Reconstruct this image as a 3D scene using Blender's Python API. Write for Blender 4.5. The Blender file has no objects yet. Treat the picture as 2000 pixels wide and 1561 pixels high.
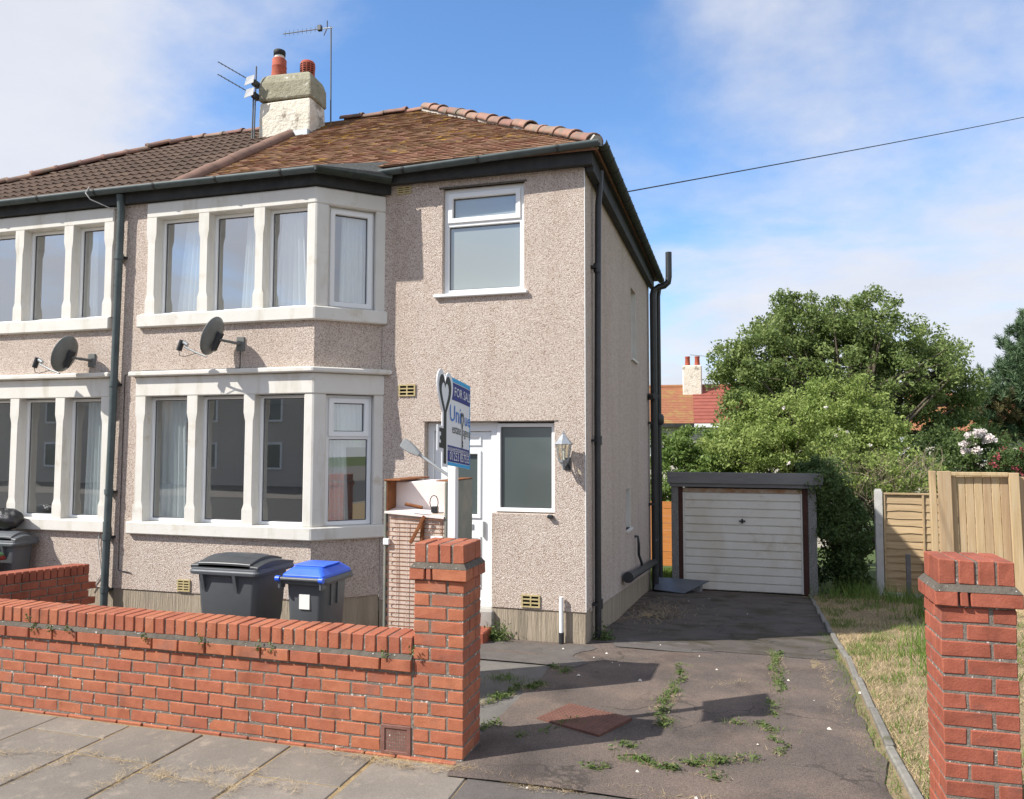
import bpy, bmesh, math, random
import numpy as np
from mathutils import Vector, Matrix
random.seed(7); RNG = np.random.default_rng(7)
SC = bpy.context.scene
COL = SC.collection
R = math.radians
# ------------------------------------------------------------------ camera
CAM = Vector((1.485, -7.877, 2.05)); FPX = 1499.24
AX_R = Vector((0.9605, 0.2780, 0.0018)).normalized()
AX_F = Vector((-0.2775, 0.9589, 0.0591)).normalized()
AX_U = AX_R.cross(AX_F).normalized(); AX_R = AX_F.cross(AX_U).normalized()
cd = bpy.data.cameras.new('camera'); co = bpy.data.objects.new('camera', cd); COL.objects.link(co)
co.matrix_world = Matrix(((AX_R.x, AX_U.x, -AX_F.x, CAM.x), (AX_R.y, AX_U.y, -AX_F.y, CAM.y), (AX_R.z, AX_U.z, -AX_F.z, CAM.z), (0, 0, 0, 1)))
cd.sensor_width = 36; cd.sensor_fit = 'HORIZONTAL'; cd.lens = FPX / 2000 * 36; cd.clip_end = 1500; cd.clip_start = .05
SC.camera = co
def at(px, py, X=None, Y=None, Z=None):
    """a direction from a photo pixel, cut with the plane of the wall / ground the thing touches"""
    d = AX_R * (px - 1000) - AX_U * (py - 780.5) + AX_F * FPX
    t = (X - CAM.x) / d.x if X is not None else (Y - CAM.y) / d.y if Y is not None else (Z - CAM.z) / d.z
    return CAM + d * t
# ------------------------------------------------------------------ sun, sky, exposure
SUN_AZ = Vector((1.30, 1.0)).normalized(); SUN_EL = 43.5      # horizontal travel of the light, elevation
ld = bpy.data.lights.new('sun', 'SUN'); ld.energy = 5.0; ld.angle = R(.53); ld.color = (1, .955, .885)
lo = bpy.data.objects.new('sun', ld); COL.objects.link(lo); lo.location = (-15, -15, 25)
sd = Vector((SUN_AZ.x * math.cos(R(SUN_EL)), SUN_AZ.y * math.cos(R(SUN_EL)), -math.sin(R(SUN_EL))))
lo.rotation_euler = sd.to_track_quat('-Z', 'Y').to_euler()
W = bpy.data.worlds.new('World'); SC.world = W; W.use_nodes = True
nt = W.node_tree; N = nt.nodes; L = nt.links; N.clear()
def nd(tree, typ, **kw):
    n = tree.nodes.new(typ)
    for k, v in kw.items():
        if k == 'inp':
            for a, b in v.items(): n.inputs[a].default_value = b
        else: setattr(n, k, v)
    return n
out = nd(nt, 'ShaderNodeOutputWorld'); bg = nd(nt, 'ShaderNodeBackground', inp={1: .105}); L.new(bg.outputs[0], out.inputs[0])
sky = nd(nt, 'ShaderNodeTexSky', sky_type='NISHITA'); sky.sun_disc = False; sky.sun_elevation = R(SUN_EL)
sky.sun_rotation = math.atan2(-SUN_AZ.x, -SUN_AZ.y); sky.air_density = 1.0; sky.dust_density = .25; sky.ozone_density = 2.4
tint = nd(nt, 'ShaderNodeMix', data_type='RGBA', blend_type='MULTIPLY', inp={0: 1.0}); tint.inputs[7].default_value = (1.12, 1.42, 1.68, 1)
L.new(sky.outputs[0], tint.inputs[6])
tc = nd(nt, 'ShaderNodeTexCoord'); sep = nd(nt, 'ShaderNodeSeparateXYZ'); L.new(tc.outputs['Generated'], sep.inputs[0])
def mth(op, a, b=None, c=None, tree=None):
    t = tree or nt; n = t.nodes.new('ShaderNodeMath'); n.operation = op
    for i, v in enumerate((a, b, c)):
        if v is None: continue
        if isinstance(v, (int, float)): n.inputs[i].default_value = v
        else: t.links.new(v, n.inputs[i])
    return n.outputs[0]
zz = mth('ADD', mth('MAXIMUM', sep.outputs[2], 0.0), .22)
cmb = nd(nt, 'ShaderNodeCombineXYZ'); L.new(mth('DIVIDE', sep.outputs[0], zz), cmb.inputs[0]); L.new(mth('DIVIDE', sep.outputs[1], zz), cmb.inputs[1])
n1 = nd(nt, 'ShaderNodeTexNoise', inp={'Scale': 1.15, 'Detail': 9.0, 'Roughness': .55, 'Distortion': .35}); L.new(cmb.outputs[0], n1.inputs['Vector'])
n2 = nd(nt, 'ShaderNodeTexNoise', inp={'Scale': 3.2, 'Detail': 6.0, 'Roughness': .6}); L.new(cmb.outputs[0], n2.inputs['Vector'])
def pixdir(px, py): return (AX_R * (px - 1000) - AX_U * (py - 780.5) + AX_F * FPX).normalized()
def blob(px, py, rad, amt):                # a bank of cloud round one direction of the sky
    d = pixdir(px, py); dv = nd(nt, 'ShaderNodeVectorMath', operation='DOT_PRODUCT'); dv.inputs[1].default_value = d
    nv = nd(nt, 'ShaderNodeVectorMath', operation='NORMALIZE'); L.new(tc.outputs['Generated'], nv.inputs[0]); L.new(nv.outputs[0], dv.inputs[0])
    mr = nd(nt, 'ShaderNodeMapRange', interpolation_type='SMOOTHSTEP', inp={1: math.cos(rad), 2: 1.0, 3: 0.0, 4: amt}); L.new(dv.outputs['Value'], mr.inputs[0]); return mr.outputs[0]
dens = mth('ADD', mth('MULTIPLY_ADD', n1.outputs[0], 1.35, -.175), mth('MULTIPLY', mth('SUBTRACT', n2.outputs[0], .5), .40))
dens = mth('ADD', dens, blob(20, 60, .40, .36))
dens = mth('ADD', dens, blob(1850, 640, .34, .15))
dens = mth('ADD', dens, blob(1650, 20, .22, .08))
dens = mth('SUBTRACT', dens, blob(800, 150, .40, .26))
dens = mth('SUBTRACT', dens, blob(1400, 230, .42, .10))
hz = nd(nt, 'ShaderNodeMapRange', interpolation_type='SMOOTHSTEP', inp={1: .02, 2: .42, 3: .20, 4: 0.0}); L.new(sep.outputs[2], hz.inputs[0])
dens = mth('ADD', mth('ADD', dens, hz.outputs[0]), .11)
dens = mth('SUBTRACT', dens, blob(950, 330, .95, .13))
cm = nd(nt, 'ShaderNodeMapRange', interpolation_type='SMOOTHSTEP', inp={1: .26, 2: .78, 3: 0.0, 4: .94}); L.new(dens, cm.inputs[0])
ccol = nd(nt, 'ShaderNodeMix', data_type='RGBA'); ccol.inputs[6].default_value = (4.9, 5.1, 5.75, 1); ccol.inputs[7].default_value = (6.3, 6.35, 6.7, 1); L.new(n2.outputs[0], ccol.inputs[0])
cmix = nd(nt, 'ShaderNodeMix', data_type='RGBA'); L.new(cm.outputs[0], cmix.inputs[0]); L.new(tint.outputs[2], cmix.inputs[6]); L.new(ccol.outputs[2], cmix.inputs[7])
L.new(cmix.outputs[2], bg.inputs[0])
vs = SC.view_settings; vs.view_transform = 'Standard'; vs.look = 'None'; vs.exposure = .46; vs.gamma = 1; vs.use_curve_mapping = False
SC.render.engine = 'CYCLES'; SC.render.resolution_x = 1024; SC.render.resolution_y = 799
SC.cycles.max_bounces = 5; SC.cycles.diffuse_bounces = 3; SC.cycles.glossy_bounces = 3; SC.cycles.transparent_max_bounces = 10
# ------------------------------------------------------------------ materials
def lin(c):
    return tuple(((v / 255) / 12.92 if v / 255 <= .04045 else ((v / 255 + .055) / 1.055) ** 2.4) for v in c)
def mat(name, c1, c2=None, scale=4., rough=.8, bump=0., bscale=60., spec=.3, metal=0., rnd=0., c3=None, s3=1.5, t3=(.5, .65), rndhue=0., stretch=None, detail=6., voro=None, bdist=.01, crack=None, speck=None, stain=None):
    """procedural material: two tones by noise, a third in patches, per-object variation, fine relief"""
    m = bpy.data.materials.new(name); m.use_nodes = True; t = m.node_tree; b = t.nodes['Principled BSDF']; k = t.links
    geo = nd(t, 'ShaderNodeNewGeometry'); vec = geo.outputs['Position']
    if stretch:
        mp = nd(t, 'ShaderNodeMapping'); mp.inputs['Scale'].default_value = stretch; k.new(vec, mp.inputs[0]); vec = mp.outputs[0]
    def noise(s, d=detail):
        n = nd(t, 'ShaderNodeTexNoise', inp={'Scale': s, 'Detail': d, 'Roughness': .62}); k.new(vec, n.inputs['Vector']); return n.outputs[0]
    cur = None
    if voro:                                   # stone chippings: cells of several colours
        v = nd(t, 'ShaderNodeTexVoronoi', inp={'Scale': voro[0], 'Randomness': 1.0}); k.new(vec, v.inputs['Vector'])
        sp = nd(t, 'ShaderNodeSeparateColor'); k.new(v.outputs['Color'], sp.inputs[0])
        cr = nd(t, 'ShaderNodeValToRGB'); cr.color_ramp.interpolation = 'CONSTANT'
        el = cr.color_ramp.elements
        for i, (p, c) in enumerate(voro[1]):
            e = el[i] if i < 2 else el.new(p)
            e.position = p; e.color = (*c, 1)
        k.new(sp.outputs[0], cr.inputs[0]); cur = cr.outputs[0]
        if c2:
            mx = nd(t, 'ShaderNodeMix', data_type='RGBA', blend_type='MULTIPLY'); mr = nd(t, 'ShaderNodeMapRange', inp={1: .35, 2: .7, 3: 0., 4: 1.}); k.new(noise(scale), mr.inputs[0]); k.new(mr.outputs[0], mx.inputs[0])
            k.new(cur, mx.inputs[6]); mx.inputs[7].default_value = (*c2, 1); cur = mx.outputs[2]
    elif c2:
        mx = nd(t, 'ShaderNodeMix', data_type='RGBA'); mr = nd(t, 'ShaderNodeMapRange', inp={1: .3, 2: .7}); k.new(noise(scale), mr.inputs[0]); k.new(mr.outputs[0], mx.inputs[0])
        mx.inputs[6].default_value = (*c1, 1); mx.inputs[7].default_value = (*c2, 1); cur = mx.outputs[2]
    if c3:
        mx = nd(t, 'ShaderNodeMix', data_type='RGBA'); mr = nd(t, 'ShaderNodeMapRange', inp={1: t3[0], 2: t3[1]}); k.new(noise(s3, 8.), mr.inputs[0]); k.new(mr.outputs[0], mx.inputs[0])
        if cur: k.new(cur, mx.inputs[6])
        else: mx.inputs[6].default_value = (*c1, 1)
        mx.inputs[7].default_value = (*c3, 1); cur = mx.outputs[2]
    if speck:                                   # fine aggregate
        sn = nd(t, 'ShaderNodeTexVoronoi', inp={'Scale': speck[0]}); k.new(geo.outputs['Position'], sn.inputs['Vector']); sc_ = nd(t, 'ShaderNodeSeparateColor'); k.new(sn.outputs['Color'], sc_.inputs[0])
        mr = nd(t, 'ShaderNodeMapRange', inp={1: 0., 2: 1., 3: 1 - speck[1], 4: 1 + speck[1]}); k.new(sc_.outputs[0], mr.inputs[0]); hs = nd(t, 'ShaderNodeHueSaturation'); k.new(mr.outputs[0], hs.inputs['Value']); k.new(cur, hs.inputs['Color']); cur = hs.outputs[0]
    if stain:                                   # run marks, damp and soot with shapes of their own
        mp2 = nd(t, 'ShaderNodeMapping'); mp2.inputs['Scale'].default_value = stain[0]; k.new(geo.outputs['Position'], mp2.inputs[0]); sn = nd(t, 'ShaderNodeTexNoise', inp={'Scale': 1., 'Detail': 7., 'Roughness': .6}); k.new(mp2.outputs[0], sn.inputs['Vector'])
        mr = nd(t, 'ShaderNodeMapRange', inp={1: stain[2], 2: stain[3]}); k.new(sn.outputs[0], mr.inputs[0]); mx = nd(t, 'ShaderNodeMix', data_type='RGBA', blend_type='MULTIPLY'); k.new(mr.outputs[0], mx.inputs[0]); k.new(cur, mx.inputs[6]); mx.inputs[7].default_value = (*stain[1], 1); cur = mx.outputs[2]
    if crack:                                   # wandering cracks
        dn = nd(t, 'ShaderNodeTexNoise', inp={'Scale': 2.2, 'Detail': 6.}); k.new(geo.outputs['Position'], dn.inputs['Vector'])
        va = nd(t, 'ShaderNodeVectorMath', operation='MULTIPLY_ADD'); k.new(dn.outputs['Color'], va.inputs[0]); va.inputs[1].default_value = (.9, .9, .9); k.new(geo.outputs['Position'], va.inputs[2])
        vd = nd(t, 'ShaderNodeTexVoronoi', feature='DISTANCE_TO_EDGE', inp={'Scale': crack[0]}); k.new(va.outputs[0], vd.inputs['Vector'])
        mr = nd(t, 'ShaderNodeMapRange', inp={1: 0., 2: crack[1], 3: .8, 4: 0.}); k.new(vd.outputs['Distance'], mr.inputs[0]); gate_ = nd(t, 'ShaderNodeMapRange', inp={1: .46, 2: .56}); k.new(noise(1.3, 2.), gate_.inputs[0])
        mx = nd(t, 'ShaderNodeMix', data_type='RGBA'); k.new(mth('MULTIPLY', mr.outputs[0], gate_.outputs[0], tree=t), mx.inputs[0]); k.new(cur, mx.inputs[6]); mx.inputs[7].default_value = (*crack[2], 1); cur = mx.outputs[2]
    if rnd:
        oi = nd(t, 'ShaderNodeObjectInfo'); hs = nd(t, 'ShaderNodeHueSaturation')
        k.new(mth('ADD', mth('MULTIPLY', oi.outputs['Random'], rnd, tree=t), 1 - rnd / 2, tree=t), hs.inputs['Value'])
        if rndhue: k.new(mth('ADD', mth('MULTIPLY', oi.outputs['Random'], rndhue, tree=t), .5 - rndhue / 2, tree=t), hs.inputs['Hue'])
        if cur: k.new(cur, hs.inputs['Color'])
        else: hs.inputs['Color'].default_value = (*c1, 1)
        cur = hs.outputs[0]
    if cur: k.new(cur, b.inputs['Base Color'])
    else: b.inputs['Base Color'].default_value = (*c1, 1)
    b.inputs['Roughness'].default_value = rough; b.inputs['Metallic'].default_value = metal; b.inputs['Specular IOR Level'].default_value = spec
    if bump:
        bn = nd(t, 'ShaderNodeBump', inp={'Strength': bump, 'Distance': bdist})
        if voro:
            v2 = nd(t, 'ShaderNodeTexVoronoi', inp={'Scale': voro[0]}); k.new(geo.outputs['Position'], v2.inputs['Vector']); k.new(mth('SUBTRACT', 1.0, v2.outputs['Distance'], tree=t), bn.inputs['Height'])
        else: k.new(noise(bscale), bn.inputs['Height'])
        k.new(bn.outputs[0], b.inputs['Normal'])
    return m
def glass_mat(name, base, tintc=(.965, .98, .98), rough=0.0, trans=1.0, haze=None):
    m = bpy.data.materials.new(name); m.use_nodes = True; t = m.node_tree; t.nodes.clear(); k = t.links
    o = nd(t, 'ShaderNodeOutputMaterial'); g = nd(t, 'ShaderNodeBsdfGlossy', inp={'Roughness': rough}); g.inputs[0].default_value = (1, 1, 1, 1)
    if haze: tr = nd(t, 'ShaderNodeBsdfDiffuse'); tr.inputs[0].default_value = (*haze, 1)
    else: tr = nd(t, 'ShaderNodeBsdfTransparent'); tr.inputs[0].default_value = (*tintc, 1)
    fr = nd(t, 'ShaderNodeFresnel', inp={'IOR': 1.5}); mx = nd(t, 'ShaderNodeMixShader')
    gg = nd(t, 'ShaderNodeNewGeometry'); k.new(mth('MULTIPLY', mth('MINIMUM', mth('ADD', mth('MULTIPLY', fr.outputs[0], 1.3, tree=t), base, tree=t), 1.0, tree=t), mth('SUBTRACT', 1.0, gg.outputs['Backfacing'], tree=t), tree=t), mx.inputs[0]); k.new(tr.outputs[0], mx.inputs[1]); k.new(g.outputs[0], mx.inputs[2])
    k.new(mx.outputs[0], o.inputs[0]); return m
def leaf_mat(name, c1, c2, scale=.8, trans=.25):
    m = bpy.data.materials.new(name); m.use_nodes = True; t = m.node_tree; k = t.links; b = t.nodes['Principled BSDF']; o = t.nodes['Material Output']
    at_ = nd(t, 'ShaderNodeAttribute', attribute_name='tone'); mx = nd(t, 'ShaderNodeMix', data_type='RGBA'); k.new(at_.outputs['Fac'], mx.inputs[0])
    mx.inputs[6].default_value = (*c1, 1); mx.inputs[7].default_value = (*c2, 1)
    k.new(mx.outputs[2], b.inputs['Base Color']); b.inputs['Roughness'].default_value = .55; b.inputs['Specular IOR Level'].default_value = .3
    tl = nd(t, 'ShaderNodeBsdfTranslucent'); k.new(mx.outputs[2], tl.inputs[0]); ms = nd(t, 'ShaderNodeMixShader', inp={0: trans}); k.new(b.outputs[0], ms.inputs[1]); k.new(tl.outputs[0], ms.inputs[2]); k.new(ms.outputs[0], o.inputs[0]); return m
M = {}
M['dash'] = mat('pebbledash', (.5, .42, .37), (.93, .92, .91), 1.1, .92, .8, 60, voro=(125., [(0, (.635, .545, .475)), (.27, (.555, .455, .385)), (.52, (.47, .37, .305)), (.66, (.72, .635, .56)), (.90, (.34, .25, .195))]), bdist=.012, stain=((2.6, 2.6, .38), (.86, .83, .80), .50, .74))
M['plinth'] = mat('combed_cement', (.30, .25, .185), (.42, .35, .265), 5, .95, .9, 26, stretch=(1.6, 1.6, .12), bdist=.03, c3=(.13, .115, .085), s3=2.2, t3=(.55, .8))
M['stone'] = mat('painted_stone', (.70, .685, .635), (.65, .625, .565), 3.5, .75, .25, 30, c3=(.50, .43, .31), s3=4.5, t3=(.60, .82), spec=.25, bdist=.006, stain=((5, 5, 1.1), (.78, .75, .68), .54, .74))
M['upvc'] = mat('white_plastic_frame', (.80, .81, .80), rough=.35, spec=.4)
M['upvc_seal'] = mat('grey_rubber_seal', (.10, .10, .11), rough=.6)
M['glass'] = glass_mat('window_glass', .25)
M['glass_up'] = glass_mat('upper_window_glass', .40)
M['frost'] = glass_mat('frosted_glass', .10, rough=.12, haze=(.27, .305, .30))
M['obscure'] = glass_mat('obscure_glass', .04, rough=.16, haze=(.075, .095, .092))
M['curtain'] = leaf_mat('white_curtain_cloth', (.82, .88, .88), (.82, .88, .88), trans=.3)
M['room'] = mat('room_plaster', (.58, .57, .53), rough=.9)
M['gutter'] = mat('grey_green_gutter', lin((68, 78, 79)), lin((86, 95, 96)), 6, .6, .1, 40, spec=.3)
M['black'] = mat('black_plastic_pipe', (.018, .02, .022), (.035, .037, .04), 7, .38, .1, 40, spec=.5, c3=(.30, .31, .32), s3=6., t3=(.66, .78))
M['fascia'] = mat('dark_painted_board', (.022, .024, .025), (.05, .05, .048), 5, .7, .3, 30)
M['moss_gutter'] = mat('mossy_black_gutter', (.02, .024, .022), (.04, .05, .035), 9, .7, .5, 50)
M['felt'] = mat('mineral_felt', (.06, .062, .06), (.11, .11, .105), 30, .95, .3, 150)
M['tile'] = mat('red_plain_tile', lin((146, 104, 82)), lin((116, 86, 70)), 9, .9, .5, 40, c3=lin((130, 106, 78)), s3=2.8, t3=(.42, .72))
M['lichen'] = mat('red_plain_tile_lichen', lin((138, 104, 78)), lin((112, 90, 68)), 7, .92, .6, 40, c3=lin((170, 134, 52)), s3=6.5, t3=(.55, .66))
M['ctile'] = mat('dark_concrete_tile', lin((106, 86, 72)), lin((78, 64, 54)), 12, .92, .4, 60, rnd=.35)
M['ridge'] = mat('clay_ridge_tile', lin((150, 110, 96)), lin((118, 98, 88)), 7, .88, .4, 40, rnd=.5, rndhue=.02, c3=lin((112, 104, 90)), s3=5, t3=(.50, .66))
M['roll'] = mat('brown_ridge_roll', lin((138, 108, 92)), lin((112, 90, 80)), 6, .9, .3, 30, rnd=.15)
M['mortar_light'] = mat('pale_bedding_mortar', (.38, .35, .30), (.5, .47, .42), 12, .95, .5, 40)
M['chim'] = mat('flaking_white_chimney_paint', (.66, .60, .48), (.78, .73, .62), 5, .9, .9, 16, c3=(.30, .26, .20), s3=3.2, t3=(.56, .66), bdist=.03)
M['chimtop'] = mat('lichened_chimney_cement', (.24, .225, .15), (.36, .34, .25), 6, .95, .8, 20, c3=(.58, .56, .48), s3=7, t3=(.6, .7), bdist=.03)
M['pot'] = mat('terracotta_pot', lin((178, 92, 70)), lin((150, 78, 60)), 8, .8, .2, 40)
M['brick'] = mat('red_engineering_brick', lin((172, 106, 79)), lin((156, 91, 66)), 14, .82, .45, 90, rnd=.20, rndhue=.008, c3=lin((140, 98, 84)), s3=5, t3=(.54, .76), bdist=.005, stain=((3.5, 3.5, 2.2), (.62, .60, .58), .54, .74), speck=(300., .12))
M['brick_old'] = mat('older_red_brick', lin((160, 92, 72)), lin((140, 76, 58)), 14, .82, .5, 90, rnd=.22, c3=lin((116, 76, 66)), s3=6, t3=(.56, .78), bdist=.005, stain=((3.5, 3.5, 2.2), (.6, .58, .56), .53, .74), speck=(300., .12))
M['mortar'] = mat('weathered_mortar', (.15, .128, .104), (.235, .205, .17), 40, .95, .8, 90, c3=(.66, .63, .57), s3=42, t3=(.60, .645))
M['fillet'] = mat('grey_cement_fillet', (.085, .074, .06), (.14, .122, .10), 20, .95, .9, 50, c3=(.5, .48, .43), s3=38, t3=(.64, .68))
M['tarmac'] = mat('worn_brown_tarmac', lin((110, 98, 90)), lin((93, 84, 78)), 1.1, .93, .8, 140, c3=lin((119, 104, 93)), s3=1.6, t3=(.48, .66), detail=10, speck=(210., .36), crack=(.75, .012, (.045, .038, .032)), stain=((1.6, 1.1, 1), (.66, .66, .67), .52, .68))
M['tarpatch'] = mat('grey_tarmac_patch', lin((106, 100, 95)), lin((88, 83, 80)), 6, .93, .5, 200, speck=(260., .2), crack=(1.3, .014, (.02, .02, .02)))
M['backtar'] = mat('dark_grey_tarmac', lin((98, 90, 84)), lin((80, 74, 69)), 2.5, .95, .6, 140, c3=lin((70, 64, 50)), s3=2.0, t3=(.5, .64), speck=(240., .2), crack=(1.1, .016, (.02, .02, .018)))
M['flag'] = mat('concrete_paving_flag', lin((136, 128, 118)), lin((116, 110, 102)), 2.2, .95, .5, 220, rnd=.16, c3=lin((150, 140, 126)), s3=8, t3=(.55, .72), speck=(240., .16))
M['joint'] = mat('dirt_and_straw_joint', lin((120, 104, 80)), lin((164, 142, 104)), 18, 1., .8, 60)
M['concrete'] = mat('grey_concrete', (.30, .285, .255), (.38, .36, .33), 8, .95, .5, 60)
M['edge'] = mat('weathered_edging', (.17, .16, .14), (.26, .245, .215), 9, .95, .6, 50, c3=(.11, .11, .06), s3=6, t3=(.55, .7), rnd=.3)
M['garden'] = mat('garden_concrete', (.13, .12, .108), (.19, .175, .158), 5, .95, .5, 50)
M['earth'] = mat('dry_earth', (.19, .145, .085), (.28, .215, .125), 6, 1., .9, 30)
M['lawn'] = mat('lawn_soil', (.055, .085, .025), (.09, .12, .035), 3, 1., .8, 30)
M['road'] = mat('street_asphalt', (.05, .05, .052), (.065, .065, .066), 6, .95, .4, 120)
M['galv'] = mat('galvanised_grey', (.34, .36, .36), (.42, .44, .44), 9, .45, .1, 40, metal=.6)
M['gdoor'] = mat('cream_painted_garage_door', (.70, .66, .58), (.76, .73, .66), 3, .55, .15, 40, c3=(.50, .42, .31), s3=2.4, t3=(.60, .84), stain=((2.2, 2.2, .9), (.90, .86, .80), .50, .74))
M['rustpaint'] = mat('rusty_cream_paint', (.52, .44, .33), (.33, .14, .05), 7, .8, .4, 40)
M['gpost'] = mat('pebble_concrete_post', (.2, .2, .19), (.85, .85, .85), 4, .95, .6, 60, voro=(120., [(0, (.26, .25, .235)), (.4, (.16, .155, .145)), (.7, (.34, .33, .31))]))
M['dwood'] = mat('dark_red_brown_wood', (.05, .02, .016), (.08, .035, .025), 8, .8, .3, 30)
M['greywood'] = mat('weathered_grey_board', (.17, .165, .165), (.235, .23, .225), 5, .9, .4, 40, stretch=(.3, 1, 2.5), c3=(.10, .085, .07), s3=4, t3=(.62, .74))
M['timber'] = mat('new_softwood', lin((190, 166, 132)), lin((164, 138, 104)), 3.2, .75, .25, 30, stretch=(7., 7., .45), rnd=.22, rndhue=.012, c3=lin((182, 164, 136)), s3=2.4, t3=(.5, .7))
M['lap'] = mat('lap_fence_board', lin((194, 170, 134)), lin((168, 144, 110)), 3.2, .8, .3, 30, stretch=(.5, 6, 9.), rnd=.22)
M['orangefence'] = mat('orange_fence_board', lin((206, 140, 78)), lin((180, 112, 58)), 4, .8, .3, 30, stretch=(.5, 6, 9.), rnd=.15)
M['cpost'] = mat('concrete_fence_post', (.46, .45, .42), (.56, .55, .52), 6, .9, .4, 40, c3=(.25, .24, .22), s3=5, t3=(.6, .75))
M['rust'] = mat('rusty_iron', (.16, .055, .02), (.26, .105, .04), 14, .85, .4, 50)
M['manhole'] = mat('rust_brown_iron_cover', lin((114, 80, 68)), lin((98, 68, 58)), 9, .8, .3, 60)
M['vent'] = mat('rusty_iron_vent', lin((132, 96, 86)), lin((112, 78, 68)), 12, .8, .4, 60)
M['void'] = mat('dark_hole', (.008, .007, .006), rough=1.)
M['airbrick'] = mat('yellow_air_brick', lin((190, 174, 130)), lin((168, 152, 110)), 12, .85, .3, 60)
M['binbody'] = mat('charcoal_bin_plastic', (.085, .092, .10), (.105, .112, .12), 3, .45, .1, 120, spec=.45)
M['binlid'] = mat('black_bin_lid', (.045, .049, .052), (.06, .064, .068), 4, .42, .1, 90, spec=.45)
M['bluelid'] = mat('blue_bin_lid', lin((44, 92, 222)), lin((58, 108, 232)), 4, .38, .06, 60, spec=.45)
M['paper'] = mat('white_label', (.80, .79, .74), rough=.7)
M['bag'] = mat('black_rubbish_bag', (.012, .012, .013), rough=.22, spec=.6, bump=.8, bscale=12, bdist=.04)
M['redbin'] = mat('dark_red_bin', (.17, .02, .018), (.21, .03, .025), 5, .45)
M['greenlid'] = mat('green_bin_lid', (.08, .19, .08), (.1, .22, .1), 5, .45)
M['fridgeside'] = mat('dull_fridge_side', (.19, .20, .165), (.24, .245, .21), 6, .5, .1, 40, c3=(.30, .28, .22), s3=3)
M['fridgeback'] = mat('stained_fridge_back', (.66, .55, .47), (.52, .40, .32), 5, .7, .2, 40, c3=(.32, .20, .13), s3=3, t3=(.54, .74), stretch=(6, 1, .5))
M['foam'] = mat('pale_pink_foam', (.76, .65, .60), (.82, .74, .70), 3, .8, .2, 30)
M['white'] = mat('white_paint', (.80, .80, .79), (.74, .74, .73), 5, .5)
M['sign_w'] = mat('sign_white_plastic', (.78, .79, .80), rough=.45)
M['sign_navy'] = mat('sign_navy_print', lin((48, 52, 128)), rough=.45)
M['sign_cyan'] = mat('sign_light_blue_print', lin((60, 168, 222)), rough=.45)
M['sign_blue'] = mat('sign_blue_print', lin((56, 122, 206)), rough=.45)
M['sign_black'] = mat('sign_black_print', (.035, .038, .035), rough=.45)
M['aerial'] = mat('dull_dark_aluminium', (.10, .105, .11), (.15, .155, .16), 20, .5, .1, 40, metal=.4)
M['dish'] = mat('dark_grey_dish', (.14, .147, .14), (.18, .187, .18), 8, .5, .15, 200)
M['lantern'] = mat('pewter_lantern', (.36, .39, .42), (.26, .28, .30), 20, .45, .3, 60, metal=.35)
M['lampglass'] = glass_mat('lantern_glass', .1, tintc=(.9, .9, .82))
M['steel'] = mat('dull_blue_sheet_metal', (.12, .135, .16), (.16, .175, .20), 3, .5, .1, 30, metal=.3)
M['bark'] = mat('grey_brown_bark', (.09, .07, .05), (.14, .115, .085), 9, .95, .7, 25, stretch=(2, 2, .5))
M['twig'] = mat('pale_dead_twig', (.30, .235, .16), (.38, .31, .22), 7, .9)
M['leaf_tree'] = leaf_mat('tree_leaf', (.10, .155, .04), (.28, .345, .115), trans=.4)
M['leaf_shrub'] = leaf_mat('shrub_leaf', (.17, .245, .05), (.38, .45, .14), trans=.4)
M['leaf_dark'] = leaf_mat('dark_shrub_leaf', (.05, .09, .028), (.15, .21, .065), trans=.35)
M['leaf_bright'] = leaf_mat('bright_shrub_leaf', (.085, .16, .03), (.25, .33, .09), trans=.35)
M['needle'] = leaf_mat('pine_needle', (.045, .09, .045), (.12, .18, .08), trans=.1)
M['needle_b'] = leaf_mat('brown_needle', (.10, .075, .03), (.13, .13, .05), trans=.1)
M['petal'] = leaf_mat('white_petal', (.80, .70, .68), (.85, .80, .77), trans=.2)
M['petal_red'] = leaf_mat('red_petal', (.30, .04, .06), (.40, .10, .12), trans=.2)
M['grass'] = leaf_mat('green_grass', (.07, .14, .02), (.20, .28, .06))
M['straw'] = leaf_mat('dry_straw', (.36, .26, .135), (.58, .46, .28), trans=.15)
M['weed'] = leaf_mat('weed_leaf', (.06, .105, .025), (.15, .19, .06))
M['redroof'] = mat('red_concrete_roof', lin((154, 88, 74)), lin((136, 78, 66)), 4, .85, .3, 30, rnd=.2)
M['orangeroof'] = mat('orange_clay_roof', lin((154, 104, 76)), lin((136, 88, 64)), 9, .85, .4, 30, c3=lin((146, 118, 72)), s3=2.5)
M['wallfar'] = mat('far_roughcast', (.48, .44, .38), (.58, .53, .46), 8, .9, .4, 30)
M['brickfar'] = mat('far_brick_wall', (.20, .10, .075), (.26, .14, .10), 10, .9)
M['cable'] = mat('cable_sheath', (.03, .03, .032), rough=.6)
M['wirewhite'] = mat('grey_white_wire', (.5, .5, .48), rough=.6)
M['debris'] = mat('pale_litter', (.62, .58, .50), rough=.9)
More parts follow.
